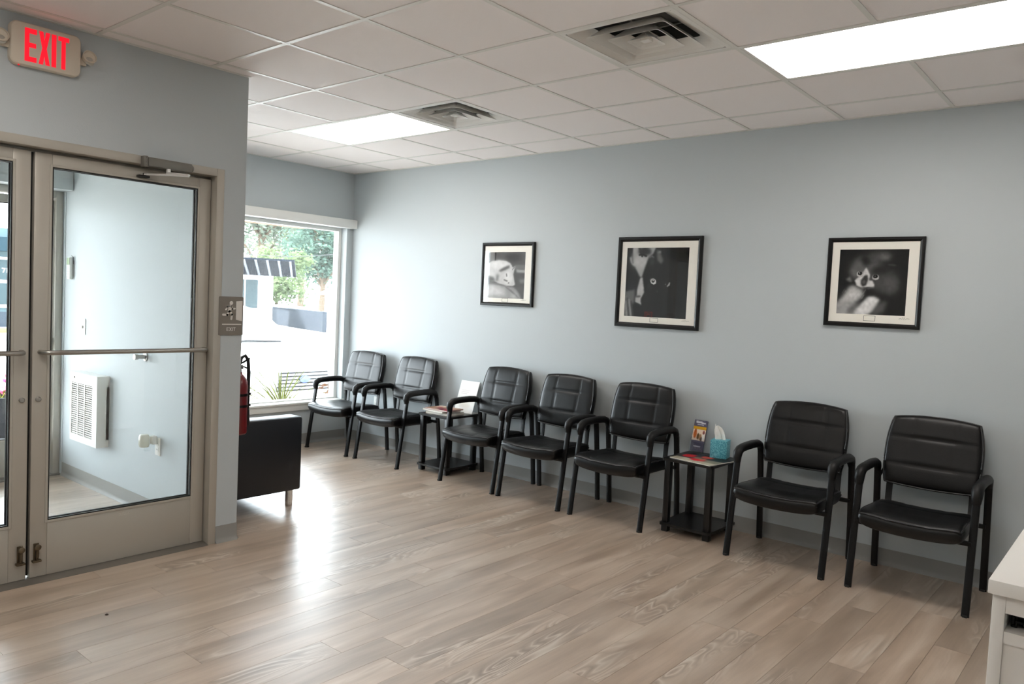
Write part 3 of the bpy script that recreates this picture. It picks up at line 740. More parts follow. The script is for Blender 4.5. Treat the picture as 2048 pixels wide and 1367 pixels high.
def picture(label, x0, x1, z0, z1, fw, mw, pz0, pz1, px0, px1, art):
    """frame outer x0..x1, z0..z1 on the long wall; fw frame width; print rectangle px*,pz*"""
    cx = (x0+x1)/2; t = thing('framed_picture', label, 'picture', (cx, -.001, z0), 0, 'framed black and white cat photographs')
    X0, X1, ZH = x0-cx, x1-cx, z1-z0; D = .024
    b = MB()
    # mitred moulding: profile swept round the rectangle
    prof = [(0, 0), (0, D*.8), (.004, D), (fw*.55, D), (fw*.8, D*.75), (fw, D*.6), (fw, .004)]
    cor = [(X0, 0, 1, 1), (X1, 0, -1, 1), (X1, ZH, -1, -1), (X0, ZH, 1, -1), (X0, 0, 1, 1)]
    b.loft([[Vector((x+sx*d, -h, z+sz*d)) for d, h in prof] for x, z, sx, sz in cor], cap=False)
    b.out('frame', FRAMEB, t, 30)
    px0, px1, pz0, pz1 = px0-cx, px1-cx, pz0-z0, pz1-z0
    e = fw-.004
    b = MB()
    for q in ((X0+e, px0, e, ZH-e), (px1, X1-e, e, ZH-e), (px0, px1, e, pz0), (px0, px1, pz1, ZH-e)): b.box(q[0], q[1], -.012, -.009, q[2], q[3])
    b.out('mat_board', MATB, t, 0)
    link('photo_print', art.mesh('photo_print', lambda u, v: (px0+(px1-px0)*u, -.0085, pz1-(pz1-pz0)*v)), t)
    pm = (px0+px1)/2; pl = (pz0+e)/2+.004; hw, hh, th = .034, .016, .002
    b = MB()
    for q in ((pm-hw, pm+hw, pl-hh, pl-hh+th), (pm-hw, pm+hw, pl+hh-th, pl+hh), (pm-hw, pm-hw+th, pl-hh+th, pl+hh-th), (pm+hw-th, pm+hw, pl-hh+th, pl+hh-th)): b.box(q[0], q[1], -.0128, -.0119, q[2], q[3])
    b.out('caption_border', INK, t, 0)
    sg = [(-.04, 0), (-.028, .004), (-.02, -.002), (-.012, .012), (-.008, -.004), (0, .010), (.004, -.003), (.014, .004), (.034, .003)]
    MB().tube([(px1+.0+a*.8, -.0122, pl+.004+c_) for a, c_ in sg], .0009, 5).out('signature', INK, t)
    bx('picture_glass', PGLASS, t, X0+e, X1-e, -.0165, -.0145, e, ZH-e)
    return t
picture('small framed print of a sleeping cat, nearest the window', 1.838, 2.423, 1.461, 2.005, .030, 0, 1.527, 1.922, 1.91, 2.325, art_sleeping())
picture('largest framed print, half a face beside a black cat, in the middle', 3.241, 3.937, 1.352, 2.027, .034, 0, 1.432, 1.946, 3.318, 3.835, art_half())
picture('framed print of a fluffy kitten resting its paw, on the right', 4.803, 5.359, 1.443, 1.995, .028, 0, 1.521, 1.921, 4.876, 5.274, art_kitten())

# ------------------------------------------------------------------ exit sign and plaque on the entrance wall
def onwall(y0, z0, x0=XD):      # u to the right (+y), v up, w out of the wall (+x)
    return lambda u, v, w_: Vector((x0+w_, y0+u, z0+v))
def rrect(x0, x1, y0, y1, r, n=6):
    p = []
    for cx, cy, a0 in ((x1-r, y1-r, 0), (x0+r, y1-r, 90), (x0+r, y0+r, 180), (x1-r, y0+r, 270)):
        for q in range(n+1): a = R(a0+90*q/n); p.append((cx+r*math.cos(a), cy+r*math.sin(a)))
    return p
LET = {'E': [[(0, 0), (1, 0), (1, .15), (.38, .15), (.38, .43), (.95, .43), (.95, .57), (.38, .57), (.38, .85), (1, .85), (1, 1), (0, 1)]],
       'X': [[(0, 0), (.38, 0), (.5, .26), (.62, 0), (1, 0), (.70, .5), (1, 1), (.62, 1), (.5, .74), (.38, 1), (0, 1), (.30, .5)]],
       'I': [[(0, 0), (1, 0), (1, 1), (0, 1)]],
       'T': [[(.31, 0), (.69, 0), (.69, .86), (1, .86), (1, 1), (0, 1), (0, .86), (.31, .86)]]}
t = thing('exit_sign', 'illuminated red EXIT sign with two lamp heads above the doors', 'exit sign', (XD, -3.668, 2.592))
f = lambda u, v, w_: Vector((w_+.001, u, v))
b = MB(); rings = [[f(x, y, w_) for x, y in rrect(-.152+i_, .152-i_, -.098+i_, .098-i_, .03-i_*.5)] for w_, i_ in ((0, .006), (.006, 0), (.036, 0), (.042, .004), (.044, .012))]
b.loft(rings).out('housing', mat('exit_housing', (216, 205, 188), .5), t)
RED = mat('exit_red', (230, 20, 40), .5, emit=(255, 12, 40), estr=.5)
xs = {'E': (-.094, .050), 'X': (-.035, .048), 'I': (.020, .020), 'T': (.048, .048)}
for c_, (x0, wd) in xs.items():
    MB().prism([(x0+u*wd, -.078+v*.152) for u, v in LET[c_][0]], lambda u, v, w_: Vector((.0455+w_, u, v)), .0006).out('letter', RED, t, 0)
MB().lathe([(0, 0), (.004, 0), (.003, .004), (0, .004)], 10, (.036, -.115, -.10), Matrix.Rotation(R(180), 3, 'X')).out('indicator', RED, t)
HOUSE = MATS['exit_housing']
for s_ in (-1, 1):
    yy = s_*.190
    b = MB().box(.006, .024, min(s_*.15, s_*.185), max(s_*.15, s_*.185), -.03, .006, .004)
    b.lathe([(0, 0), (.018, 0), (.030, .02), (.032, .045), (.028, .047), (.026, .040), (.012, .034), (0, .033)], 24, (.008, yy, .002), Matrix.Rotation(R(75), 3, 'Y') @ Matrix.Rotation(0, 3, 'X'))
    o = b.out('lamp_head', HOUSE, t)
    MB().lathe([(0, 0), (.022, 0), (.018, .003), (0, .004)], 20, (.046, yy, -.008), Matrix.Rotation(R(75), 3, 'Y')).out('lens', mat('lamp_lens', (190, 186, 176), .15), o)
# plaque
t = thing('exit_plaque', 'taupe tactile exit plaque with running figure beside the door frame', 'sign', (XD, -2.661, 1.340))
MB().prism(rrect(-.077, .077, -.113, .113, .006), f, .006).out('plate', mat('plaque_taupe', (128, 122, 114), .55), t)
PW_ = mat('plaque_white', (222, 218, 212), .5)
g = lambda u, v, w_: Vector((.0072+w_, u, v))
b = MB().prism([(.030, -.022), (.030, .086), (.070, .090), (.070, -.030)], g, .001); b.out('door_symbol', PW_, t, 0)
b = MB()
def cap(p0, p1, r, r2=None):
    b.tube([Vector((.0075, p0[0], p0[1])), Vector((.0075, p1[0], p1[1]))], [r, r2 or r], 12, flat=None)
man = MB()
def limb(pts, r):
    for (a0, c0), (a1, c1) in zip(pts, pts[1:]):
        dx, dy = a1-a0, c1-c0; L_ = math.hypot(dx, dy); nx_, ny_ = -dy/L_*r, dx/L_*r; an = math.atan2(dy, dx)
        poly = [(a1+r*math.cos(an+R(q)), c1+r*math.sin(an+R(q))) for q in range(-90, 91, 30)]+[(a0+r*math.cos(an+R(q)), c0+r*math.sin(an+R(q))) for q in range(90, 271, 30)]
        man.prism(poly, g, .001)
man.prism([(-.001+.011*math.cos(R(q)), .076+.011*math.sin(R(q))) for q in range(0, 360, 24)], g, .001)
limb([(-.008, .055), (-.012, .030)], .0105)
limb([(-.014, .058), (-.025, .053), (-.034, .037)], .0048)
limb([(.0, .055), (.007, .043), (.022, .044)], .0048)
limb([(-.009, .028), (.005, .008), (.001, -.018)], .0062)
limb([(-.014, .026), (-.026, .006), (-.051, .007)], .0062)
man.out('running_figure', PW_, t, 0)
MB().prism([(-.056, -.052), (.066, -.052), (.066, -.046), (-.056, -.046)], g, .001).out('rule', PW_, t, 0)
LT2 = {'E': [(0, 0), (1, 0), (1, .14), (.24, .14), (.24, .44), (.9, .44), (.9, .57), (.24, .57), (.24, .86), (1, .86), (1, 1), (0, 1)],
       'X': [(0, 0), (.22, 0), (.5, .40), (.78, 0), (1, 0), (.62, .51), (.96, 1), (.75, 1), (.5, .64), (.26, 1), (.04, 1), (.38, .51)], 'I': LET['I'][0],
       'T': [(.4, 0), (.6, 0), (.6, .86), (1, .86), (1, 1), (0, 1), (0, .86), (.4, .86)]}
for c_, x0, wd in (('E', -.027, .014), ('X', -.011, .017), ('I', .008, .0035), ('T', .014, .016)):
    MB().prism([(x0+u*wd, -.088+v*.021) for u, v in LT2[c_]], g, .001).out('letter', PW_, t, 0)

# ------------------------------------------------------------------ sofa end and fire extinguisher in the alcove
NAVY = mat('dark_navy_leather', (16, 20, 27), .4, bump=.3, bscale=260)
t = thing('sofa', 'low dark navy box sofa with chrome feet in the window alcove', 'sofa', (1.24, -2.215, 0))
ax = .66
for s_ in (-1, 1):
    bx('sofa_arm', NAVY, t, min(s_*ax, s_*(ax-.15)), max(s_*ax, s_*(ax-.15)), -.345, .345, .115, .632, .018)
bx('sofa_base', NAVY, t, -ax+.151, ax-.151, -.345, .32, .115, .30, .012)
bx('sofa_back', NAVY, t, -ax+.151, ax-.151, -.345, -.17, .301, .70, .02)
for s_ in (-1, 1):
    bx('seat_cushion', NAVY, t, min(s_*.002, s_*(ax-.153)), max(s_*.002, s_*(ax-.153)), -.168, .335, .301, .44, .03)
for sx in (-1, 1):
    for sy in (-1, 1):
        MB().lathe([(.024, 0), (.026, .004), (.026, .115), (.0, .115)], 20, (sx*(ax-.055), sy*.285, 0)).out('foot', CHROME, t)
REDP = mat('extinguisher_red', (112, 12, 18), .28, coat=.3)
t = thing('fire_extinguisher', 'red fire extinguisher with black hose hung at the wall end', 'fire extinguisher', (2.10, -2.497, .60))
MB().lathe([(0, 0), (.052, 0), (.060, .01), (.060, .30), (.055, .335), (.035, .365), (.024, .375), (.022, .39), (0, .39)], 28).out('cylinder', REDP, t)
b = MB().cyl((0, 0, .39), (0, 0, .43), .02).box(-.012, .012, -.03, .03, .405, .43, .003); b.out('valve', STEEL, t)
b = MB().tube([(-.0, -.03, .43), (0, .03, .445), (.0, .075, .47)], .01, 10, flat=(.010, .005)).tube([(0, -.02, .425), (0, .04, .418), (0, .075, .40)], .01, 10, flat=(.010, .004)); b.out('lever', BLKMET, t)
b = MB().tube([(0, .005, .425), (.0, .02, .475), (0, .045, .488), (0, .066, .46), (0, .072, .38), (0, .0715, .25), (0, .0695, .14)], .011, 12); b.cyl((0, .0695, .15), (0, .0695, .05), .013, .017); b.out('hose', mat('rubber', (14, 14, 14), .55), t)
for z in (.24, .17):
    b = MB(); rings = [[Vector((r*math.cos(R(a)), r*math.sin(R(a)), z+dz)) for a in range(0, 360, 15)] for r, dz in ((.0605, 0), (.0625, 0), (.0625, .016), (.0605, .016), (.0605, 0))]
    b.loft(rings, cap=False); b.box(-.012, .012, .058, .086, z, z+.014, .002); b.out('strap', BLKMET, t)
bx('wall_bracket', BLKMET, t, -.02, .02, -.0885, -.062, .10, .40, .003)

# ------------------------------------------------------------------ things on the side tables
def book(label, x, y, z, w_, d, h, rz, cover, pages=(236, 232, 222), paint=None):
    t = thing('book', label, 'book', (x, y, z), rz, 'books and magazines on the side table')
    cm = mat('cover_%d_%d_%d' % cover, cover, .35)
    bx('pages', mat('paper_pages', pages, .8), t, -w_/2+.002, w_/2-.002, -d/2+.002, d/2-.002, .0015, h-.0015)
    b = MB().box(-w_/2, w_/2, -d/2, d/2, 0, .0014).box(-w_/2, w_/2, -d/2, d/2, h-.0014, h).box(-w_/2, -w_/2+.0015, -d/2, d/2, .0014, h-.0014); b.out('cover', cm, t, 0)
    if paint: link('cover_print', paint.mesh('cover_print', lambda u, v: (-w_/2+w_*u, d/2-d*v, h+.0004)), t)
    return t
def art_cover(seed, cols, base):
    P = Paint(40, 52, base); r = random.Random(seed)
    for q in range(9): P.ell(r.random(), r.random(), .08+.18*r.random(), .06+.14*r.random(), r.choice(cols), 1.2, .9, r.random()*90)
    P.poly([(.08, .05), (.92, .05), (.92, .16), (.08, .16)], (.85, .83, .8), .8, .7); return P
book('thick grey book at the bottom of the stack on the side table', 1.735, -.30, .5, .27, .20, .022, R(4), (110, 106, 100))
book('white-edged magazine in the middle of the stack on the side table', 1.700, -.305, .5222, .275, .205, .014, R(-6), (205, 200, 192))
book('red and olive covered magazine on top of the stack', 1.715, -.29, .5364, .27, .205, .010, R(1), (170, 60, 80), paint=art_cover(4, [(.62, .18, .28), (.5, .42, .28), (.75, .68, .6), (.4, .1, .2)], (.62, .5, .42)))
# white sign card in a clear slanted holder
t = thing('sign_holder', 'white printed card in a clear slanted holder on the side table', 'sign', (1.775, -.115, .5))
tilt = Matrix.Rotation(R(-18), 4, 'X')
P = Paint(44, 56, (.97, .97, .96))
for q in range(3): P.line([(.14, .30+.05*q), (.14+.5-.08*q, .30+.05*q)], .006, (.86, .84, .83), .5)
P.ell(.5, .78, .3, .08, (.90, .88, .85), 2)
me = P.mesh('card', lambda u, v: tuple(tilt @ Vector((-.108+.216*u, -.003, .283*(1-v)+.003)))); link('card', me, t)
MB().box(-.11, .11, -.0025, 0, 0, .29, M=tilt).out('back_panel', mat('white_card', (245, 245, 243), .4), t)
MB().box(-.11, .11, -.005, .088, 0, .003).out('foot_panel', mat('white_card'), t)
# magazine spread, brochures, tissue box on the second table
t = thing('magazine', 'glossy magazine with a red picture lying under the tissue box', 'magazine', (4.155, -.285, .5), R(-9))
hw, hd, h = .158, .140, .005
bx('pages', mat('paper_pages', (236, 232, 222), .8), t, -hw, hw, -hd, hd, 0, h)
P = Paint(64, 52, (.16, .18, .20))
P.poly([(0, .72), (1, .6), (1, 1), (0, 1)], (.72, .70, .62), 1.2).poly([(.62, .5), (1, .42), (1, .75), (.66, .8)], (.50, .50, .44), 1.5)
P.ell(.16, .42, .17, .2, (.74, .13, .17), 1.2).ell(.48, .25, .17, .13, (.74, .30, .26), 1.2).ell(.50, .68, .17, .14, (.80, .10, .15), 1.2).ell(.40, .50, .09, .1, (.5, .45, .38), 1.).ell(.55, .55, .07, .12, (.70, .42, .34), 1.2).ell(.3, .3, .08, .1, (.2, .22, .25), 1.2).line([(.03, .80), (.9, .92)], .012, (.55, .54, .5), .8).ell(.8, .25, .16, .14, (.13, .2, .2), 2)
link('cover_print', P.mesh('cover_print', lambda u, v: (-hw+2*hw*u, hd-2*hd*v, h+.0004)), t)
t = thing('brochure_holder', 'clear holder with folded purple and orange pet brochures on the side table', 'brochure holder', (4.025, -.105, .5055), R(-4))
tilt = Matrix.Rotation(R(-14), 4, 'X')
P = Paint(40, 84, (.30, .29, .36))
P.poly([(.0, 0), (.8, 0), (1, .1), (1, .2), (0, .2)], (.36, .35, .42), .6).line([(.15, .07), (.85, .09)], .02, (.86, .86, .88), .6).line([(.25, .14), (.75, .15)], .012, (.8, .8, .84), .6).line([(.12, .04), (.6, .045)], .012, (.75, .75, .8), .5)
P.poly([(0, .2), (1, .2), (1, .30), (0, .30)], (.80, .60, .12), .5).poly([(0, .30), (1, .30), (1, .66), (0, .66)], (.90, .82, .74), .5)
P.ell(.2, .45, .12, .14, (.72, .38, .18), .9).ell(.2, .35, .08, .06, (.66, .33, .15), .8).ell(.45, .52, .1, .1, (.36, .27, .16), .9).ell(.62, .54, .1, .1, (.62, .48, .34), .9).ell(.87, .5, .09, .14, (.9, .9, .88), .8).ell(.85, .38, .08, .06, (.5, .28, .26), .8).ell(.72, .6, .06, .08, (.3, .26, .24), .8)
P.poly([(0, .66), (1, .66), (1, .72), (0, .72)], (.36, .35, .42), .4).line([(.25, .84), (.75, .84)], .02, (.72, .72, .76), .6)
link('brochure', P.mesh('brochure', lambda u, v: tuple(tilt @ Vector((-.05+.1*u, -.012, .008+.22*(1-v))))), t)
MB().box(-.0505, .0505, -.0115, -.002, .008, .226, M=tilt).out('brochure_stack', mat('brochure_paper', (80, 78, 96), .5), t)
ACR = glass_mat('acrylic', (.95, .96, .97), 1.49)
b = MB().box(-.056, .056, -.018, -.016, 0, .105, M=tilt).box(-.056, .056, .0, .002, 0, .19, M=tilt).box(-.056, -.054, -.016, .0, 0, .105, M=tilt).box(.054, .056, -.016, .0, 0, .105, M=tilt).box(-.054, .054, -.016, .0, 0, .003, M=tilt); b.out('holder', ACR, t)
t = thing('tissue_box', 'teal patterned cube tissue box on the side table', 'tissue box', (4.208, -.125, .5060), R(12))
def teal_mat():
    M = mat('teal_carton', (70, 160, 180), .45); nt = M.node_tree; bs = nt.nodes['Principled BSDF']
    v = nt.nodes.new('ShaderNodeTexVoronoi'); v.inputs['Scale'].default_value = 130; tc = nt.nodes.new('ShaderNodeTexCoord'); r = nt.nodes.new('ShaderNodeValToRGB')
    r.color_ramp.elements[0].color = (*lin((40, 132, 158)), 1); r.color_ramp.elements[1].color = (*lin((120, 196, 206)), 1); r.color_ramp.elements[0].position = .2; r.color_ramp.elements[1].position = .75
    nt.links.new(tc.outputs['Object'], v.inputs['Vector']); nt.links.new(v.outputs['Distance'], r.inputs[0]); nt.links.new(r.outputs[0], bs.inputs['Base Color']); return M
bx('carton', teal_mat(), t, -.056, .056, -.056, .056, 0, .122, .002)
b = MB()
rings = []
for q in range(10):
    s_ = q/9; fold = []
    for k_ in range(13):      # pleated sheet rising out of the slot, leaning to the left
        a = k_/12-.5
        fold.append((a*(.076-.020*s_)-.010*s_-.010*s_*s_+.006*math.sin(s_*6+a*9)*s_, .010*math.sin(a*8.0+1.2)*(1-.35*s_)+.004*math.sin(a*19+s_*4), .118+(.088+.022*(.4-a)*s_)*s_*(1-.10*math.sin(a*7)**2*s_)))
    rings.append([Vector((x, y-.0012, z)) for x, y, z in fold]+[Vector((x, y+.0012, z)) for x, y, z in fold[::-1]])
b.loft(rings).out('tissue', mat('tissue_white', (244, 243, 238), .9), t, 60)

# ------------------------------------------------------------------ outlets, switch, heater, stop, thermometer
IV = mat('white_plastic', (240, 240, 236), .4)
def outlet(label, loc, rz):
    t = thing('wall_outlet', label, 'outlet', loc, rz)
    MB().box(-.035, .035, -.006, -.0005, -.058, .058, .003).out('cover_plate', IV, t)
    for z in (-.02, .02):
        o = MB().prism(rrect(-.016, .016, z-.014, z+.014, .007), lambda u, v, w_: Vector((u, -.0062-w_, v)), .002).out('receptacle', IV, t)
        b = MB().box(-.008, -.0055, -.0088, -.0083, z-.004, z+.006).box(.0055, .008, -.0088, -.0083, z-.004, z+.006); b.out('slot', ALUD, o, 0)
    return t
outlet('white wall outlet between the two chairs nearest the window', (.470, 0, .430), 0)
outlet('white outlet low on the vestibule wall with a plug-in freshener', (1.565, YV, .465), 0)
t = thing('air_freshener', 'clear and white plug-in air freshener in the vestibule outlet', 'air freshener', (1.55, YV-.010, .500))
MB().box(-.022, .022, -.030, 0, -.02, .035, .006).out('plug_body', IV, t)
MB().lathe([(0, -.05), (.028, -.05), (.034, -.035), (.034, .02), (.026, .035), (0, .038)], 22, (-.028, -.062, .01), Matrix.Scale(.95, 3)).out('shell', mat('frosted_white', (228, 228, 214), .25), t)
MB().lathe([(0, 0), (.018, 0), (.02, .02), (.012, .032), (0, .032)], 16, (-.02, -.045, -.062)).out('oil_bottle', ACR, t)
t = thing('light_switch', 'white light switch on the vestibule wall', 'light switch', (.365, YV, 1.17))
MB().box(-.036, .036, -.006, -.0005, -.06, .06, .003).out('cover_plate', IV, t)
MB().box(-.006, .006, -.016, -.006, -.012, .008, .002).out('toggle', mat('ivory_toggle', (210, 208, 200), .4), t)
t = thing('wall_heater', 'white louvred wall heater low on the vestibule wall', 'heater', (.595, YV, .345))
hw = .23; D = .085
b = MB().box(-hw, hw, -D, -.0005, 0, .05).box(-hw, hw, -D, -.0005, .425, .50).box(-hw, -hw+.022, -D, -.0005, .05, .425).box(hw-.075, hw, -D, -.0005, .05, .425).box(-hw, hw, -.02, -.001, .05, .425)
b.out('heater_case', IV, t)
gx_ = [(-hw+.022, -hw+.125), (-hw+.140, -hw+.243), (-hw+.258, hw-.075)]
for a, c_ in zip(gx_, gx_[1:]): bx('mullion', IV, t, a[1], c_[0], -D, -.02, .05, .425)
for a in gx_:
    bx('grille_shadow', mat('grille_dark', (40, 42, 44), .8, spec=.1), t, a[0], a[1], -.060, -.021, .05, .425)
    for q in range(24):
        z = .056+q*.0155
        bx('slat', IV, t, a[0], a[1], -D+.004, -.061, z, z+.0075)
MB().lathe([(0, 0), (.008, 0), (.008, .006), (0, .006)], 14, (-hw+.07, -D, .462), Matrix.Rotation(R(90), 3, 'X')).out('thermostat_knob', STEEL, t)
t = thing('door_stop', 'steel wall-mounted door stop on the vestibule wall', 'door stop', (1.365, YV, 1.028))
b = MB().lathe([(0, .0005), (.03, .0005), (.03, .006), (.014, .012), (.013, .05), (.018, .052), (.018, .075), (0, .076)], 22, (0, 0, 0), Matrix.Rotation(R(90), 3, 'X')); b.out('bumper', STEEL, t)
t = thing('remote_control', 'small white remote with a green screen hanging on the vestibule wall', 'remote', (.135, YV, 1.60))
MB().box(-.026, .026, -.030, -.008, -.085, .08, .006).out('remote_body', IV, t)
bx('screen', mat('lcd_green', (118, 140, 84), .3), t, -.024, .024, -.032, -.0302, .022, .075)
bx('wall_cradle', mat('cradle_grey', (180, 182, 178), .5), t, -.03, .03, -.008, -.0005, -.06, .06, .002)
for q in range(4):
    for s_ in (-1, 1): bx('button', mat('button_grey', (200, 200, 200), .5), t, s_*.011-.006, s_*.011+.006, -.032, -.0302, -.07+q*.02, -.06+q*.02)
b = MB().tube([(.03, -.004, .03), (.04, -.012, .085), (.03, -.02, .092)], .002, 6); b.out('hanger', mat('shoe_black'), t)

# ------------------------------------------------------------------ white desk with shelf at right edge
t = thing('reception_desk', 'white laminate desk with an open shelf at the right edge', 'desk', (6.60, -1.85, 0))
X0, X1, Y0, Y1, Z = 6.114-6.60, .52, -2.438+1.85, .55, .75
bx('desk_top', WLAM, t, X0, X1, Y0, Y1, Z-.042, Z, .003)
bx('side_panel', WLAM, t, X0+.011, X0+.045, Y0+.02, Y1-.02, 0, Z-.0425, .002)
bx('side_panel', WLAM, t, X1-.045, X1-.011, Y0+.02, Y1-.02, 0, Z-.0425, .002)
bx('apron', WLAM, t, X0+.0455, X1-.0455, Y0+.022, Y0+.040, .654, Z-.0425)
bx('shelf', WLAM, t, X0+.0455, X1-.0455, Y0+.022, Y1-.05, .565, .600)
bx('back_panel', WLAM, t, X0+.0455, X1-.0455, Y1-.05, Y1-.03, .05, Z-.043)
bx('lower_front', WLAM, t, X0+.0455, X1-.0455, Y0+.028, Y0+.046, .05, .5645)
t = thing('letter_tray', 'black wire letter tray on the desk shelf', 'letter tray', (6.322, -2.212, .6002))
b = MB()
for z in (.020, .038):
    q = [(-.15, -.15, z), (.15, -.15, z), (.15, .15, z), (-.15, .15, z), (-.15, -.15, z)]
    for a, c_ in zip(q, q[1:]): b.cyl(a, c_, .004, n=8)
b.out('rail', BLKMET, t)
for x in (-.148, -.115, .0, .12): MB().tube([(x, -.15, .070), (x, -.152, .015), (x, -.14, .006), (x, .15, .006)], .0065, 8).out('wire', BLKMET, t)
bx('tray_floor', mat('mesh_black', (24, 24, 24), .6), t, -.155, .155, -.145, .15, .013, .016)
for sx in (-1, 1):
    for sy in (-1, 1): MB().box(sx*.145-.008, sx*.145+.008, sy*.14-.008, sy*.14+.008, 0, .075, .002).out('post', BLKMET, t)
b = MB(); b.lathe([(0, 0), (.006, 0), (.008, .002), (.004, .005), (0, .005)], 8, (2.891, -3.583, .0002)); tag(b.out('debris', mat('debris_brown', (50, 40, 34), .9)), 'tiny dark speck of debris on the floor planks', 'debris')

# ================================================================== outside
GZ = -.26
struct(bx('ground_parking', mat('asphalt', (150, 148, 146), .9, var=.12, vscale=3), None, -90, -1.15, -60, 80, GZ-.3, GZ), 'pale parking lot and street outside', 'ground')
struct(bx('ground_bed', mat('mulch', (130, 114, 98), .95, var=.3, vscale=14), None, -1.15, -.2, -2.3, 8, GZ-.3, .06), 'mulched planting bed under the window', 'ground')
struct(bx('ground_walk', mat('concrete', (190, 187, 180), .85, var=.05, vscale=5), None, -1.9, -.2, -7.6, -2.3, GZ-.1, -.02), 'concrete walk at the street doors', 'ground')
# canopy over the storefront
cn = thing('canopy', 'flat storefront canopy with a reddish edge above the window', 'canopy', (-1.07, -2.6, 2.34), kind='structure')
bx('soffit', mat('soffit_grey', (150, 150, 152), .7, spec=.03), cn, -.80, .87, -4.5, 3.25, .02, .14)
bx('fascia', mat('fascia_terracotta', (150, 92, 74), .6, spec=.03), cn, -.88, -.80, -4.5, 3.32, -.04, .2)
for q in range(5): bx('soffit_batten', mat('soffit_dark', (70, 66, 64), .7, spec=.03), cn, -.798, .87, -4.4+q*1.72, -4.34+q*1.72, -.01, .02)
bx('end_fascia', MATS['soffit_grey'], cn, -.80, .87, 3.25, 3.32, -.02, .2)
# parked white car, nose to the window
def car(label, loc, paintm, full=True):
    t = thing('parked_car', label, 'car', loc, 0)
    G2 = mat('car_glass', (26, 30, 34), .08); BK = mat('car_black', (24, 24, 26), .5, spec=.03)
    # body sections from nose (x=0) to tail (x=-4.7): (x, half width, z bottom, z belt)
    secs = [(0, .62, .36, .74), (-.06, .80, .26, .86), (-.25, .90, .22, .93), (-.9, .925, .22, 1.0), (-1.45, .93, .22, 1.05), (-2.4, .935, .22, 1.06), (-3.6, .93, .22, 1.08), (-4.4, .90, .26, 1.08), (-4.66, .80, .38, 1.0)]
    rings = []
    for x, hw, zb, zt in secs:
        hf = [(hw*.86, zb), (hw*.97, zb+.07), (hw, zb+.25), (hw*.985, zt-.18), (hw*.95, zt-.06), (hw*.86, zt-.015), (hw*.45, zt+.015)]
        rings.append([Vector((x, -y, z)) for y, z in hf]+[Vector((x, y, z)) for y, z in hf[::-1]])
    MB().loft(rings).out('body', paintm, t, 45)
    cab = [(-1.28, .80, 1.03, 1.03), (-2.05, .74, 1.03, 1.47), (-2.5, .72, 1.03, 1.54), (-3.5, .72, 1.03, 1.54), (-4.2, .72, 1.03, 1.47), (-4.55, .78, 1.03, 1.05)]
    rings = []
    for x, hw, zb, zt in cab:
        hf = [(.84, zb), (hw+(.84-hw)*.35, zb+(zt-zb)*.6), (hw*.98, zb+(zt-zb)*.9), (hw*.8, zt)]
        rings.append([Vector((x, -y, z)) for y, z in hf]+[Vector((x, y, z)) for y, z in hf[::-1]])
    MB().loft(rings).out('cabin', paintm, t, 40)
    b = MB(); b.loft([[Vector((-1.30, -.70, 1.075)), Vector((-1.30, .70, 1.075)), Vector((-1.34, .70, 1.085)), Vector((-1.34, -.70, 1.085))], [Vector((-2.00, -.62, 1.47)), Vector((-2.00, .62, 1.47)), Vector((-2.04, .62, 1.48)), Vector((-2.04, -.62, 1.48))]]); b.out('windscreen', G2, t)
    for s_ in (-1, 1):
        for a0, a1 in ((-2.1, -2.95), (-3.02, -3.85)):
            b = MB(); b.loft([[Vector((x, s_*(.845+o_), 1.10)) for x in (a0+.25 if a0 > -2.5 else a0, a1) for o_ in ([0, .006])][::1] if False else [Vector((a0, s_*.842, 1.10)), Vector((a1, s_*.842, 1.10)), Vector((a1, s_*.83, 1.10)), Vector((a0, s_*.83, 1.10))],
                              [Vector((a0-.14, s_*.775, 1.40)), Vector((a1+.04, s_*.775, 1.40)), Vector((a1+.04, s_*.76, 1.40)), Vector((a0-.14, s_*.76, 1.40))]]); b.out('side_window', G2, t)
        b = MB().lathe([(0, 0), (.22, 0), (.31, .02), (.335, .06), (.335, .16), (.31, .20), (0, .2)], 26, (-.92, s_*.86, .335), Matrix.Rotation(R(90*s_), 3, 'X')); b.out('wheel', BK, t)
        b = MB().lathe([(0, 0), (.22, 0), (.31, .02), (.335, .06), (.335, .16), (.31, .20), (0, .2)], 26, (-3.68, s_*.86, .335), Matrix.Rotation(R(90*s_), 3, 'X')); b.out('wheel', BK, t)
        b = MB().loft([[Vector((.004, s_*.48, .70)), Vector((.004, s_*.48, .79)), Vector((-.02, s_*.48, .80)), Vector((-.02, s_*.48, .70))], [Vector((-.02, s_*.66, .71)), Vector((-.02, s_*.66, .82)), Vector((-.1, s_*.66, .83)), Vector((-.1, s_*.66, .71))], [Vector((-.10, s_*.83, .74)), Vector((-.10, s_*.83, .84)), Vector((-.2, s_*.83, .84)), Vector((-.2, s_*.83, .74))]]); b.out('headlamp', mat('headlamp', (190, 196, 200), .1), t)
        bx('fog_lamp_recess', BK, t, -.09, -.035, min(s_*.55, s_*.74), max(s_*.55, s_*.74), .36, .46, .01)
        bx('mirror', paintm, t, -1.75, -1.62, min(s_*.87, s_*1.06), max(s_*.87, s_*1.06), 1.03, 1.16, .03)
    bx('grille_backing', mat('grille_grey', (150, 152, 154), .4, spec=.03), t, -.02, .008, -.40, .40, .555, .80, .004)
    for q in range(6): bx('grille_bar', BK, t, .008, .018, -.39+.01*q, .39-.01*q, .565+q*.042, .577+q*.042, .002)
    MB().lathe([(0, 0), (.075, 0), (.075, .012), (0, .016)], 22, (.016, 0, .70), Matrix.Rotation(R(90), 3, 'Y') @ Matrix.Diagonal((.6, 1, 1))).out('badge', mat('badge_blue', (70, 90, 130), .25), t)
    bx('lower_intake', BK, t, -.03, -.003, -.45, .45, .36, .44, .01)
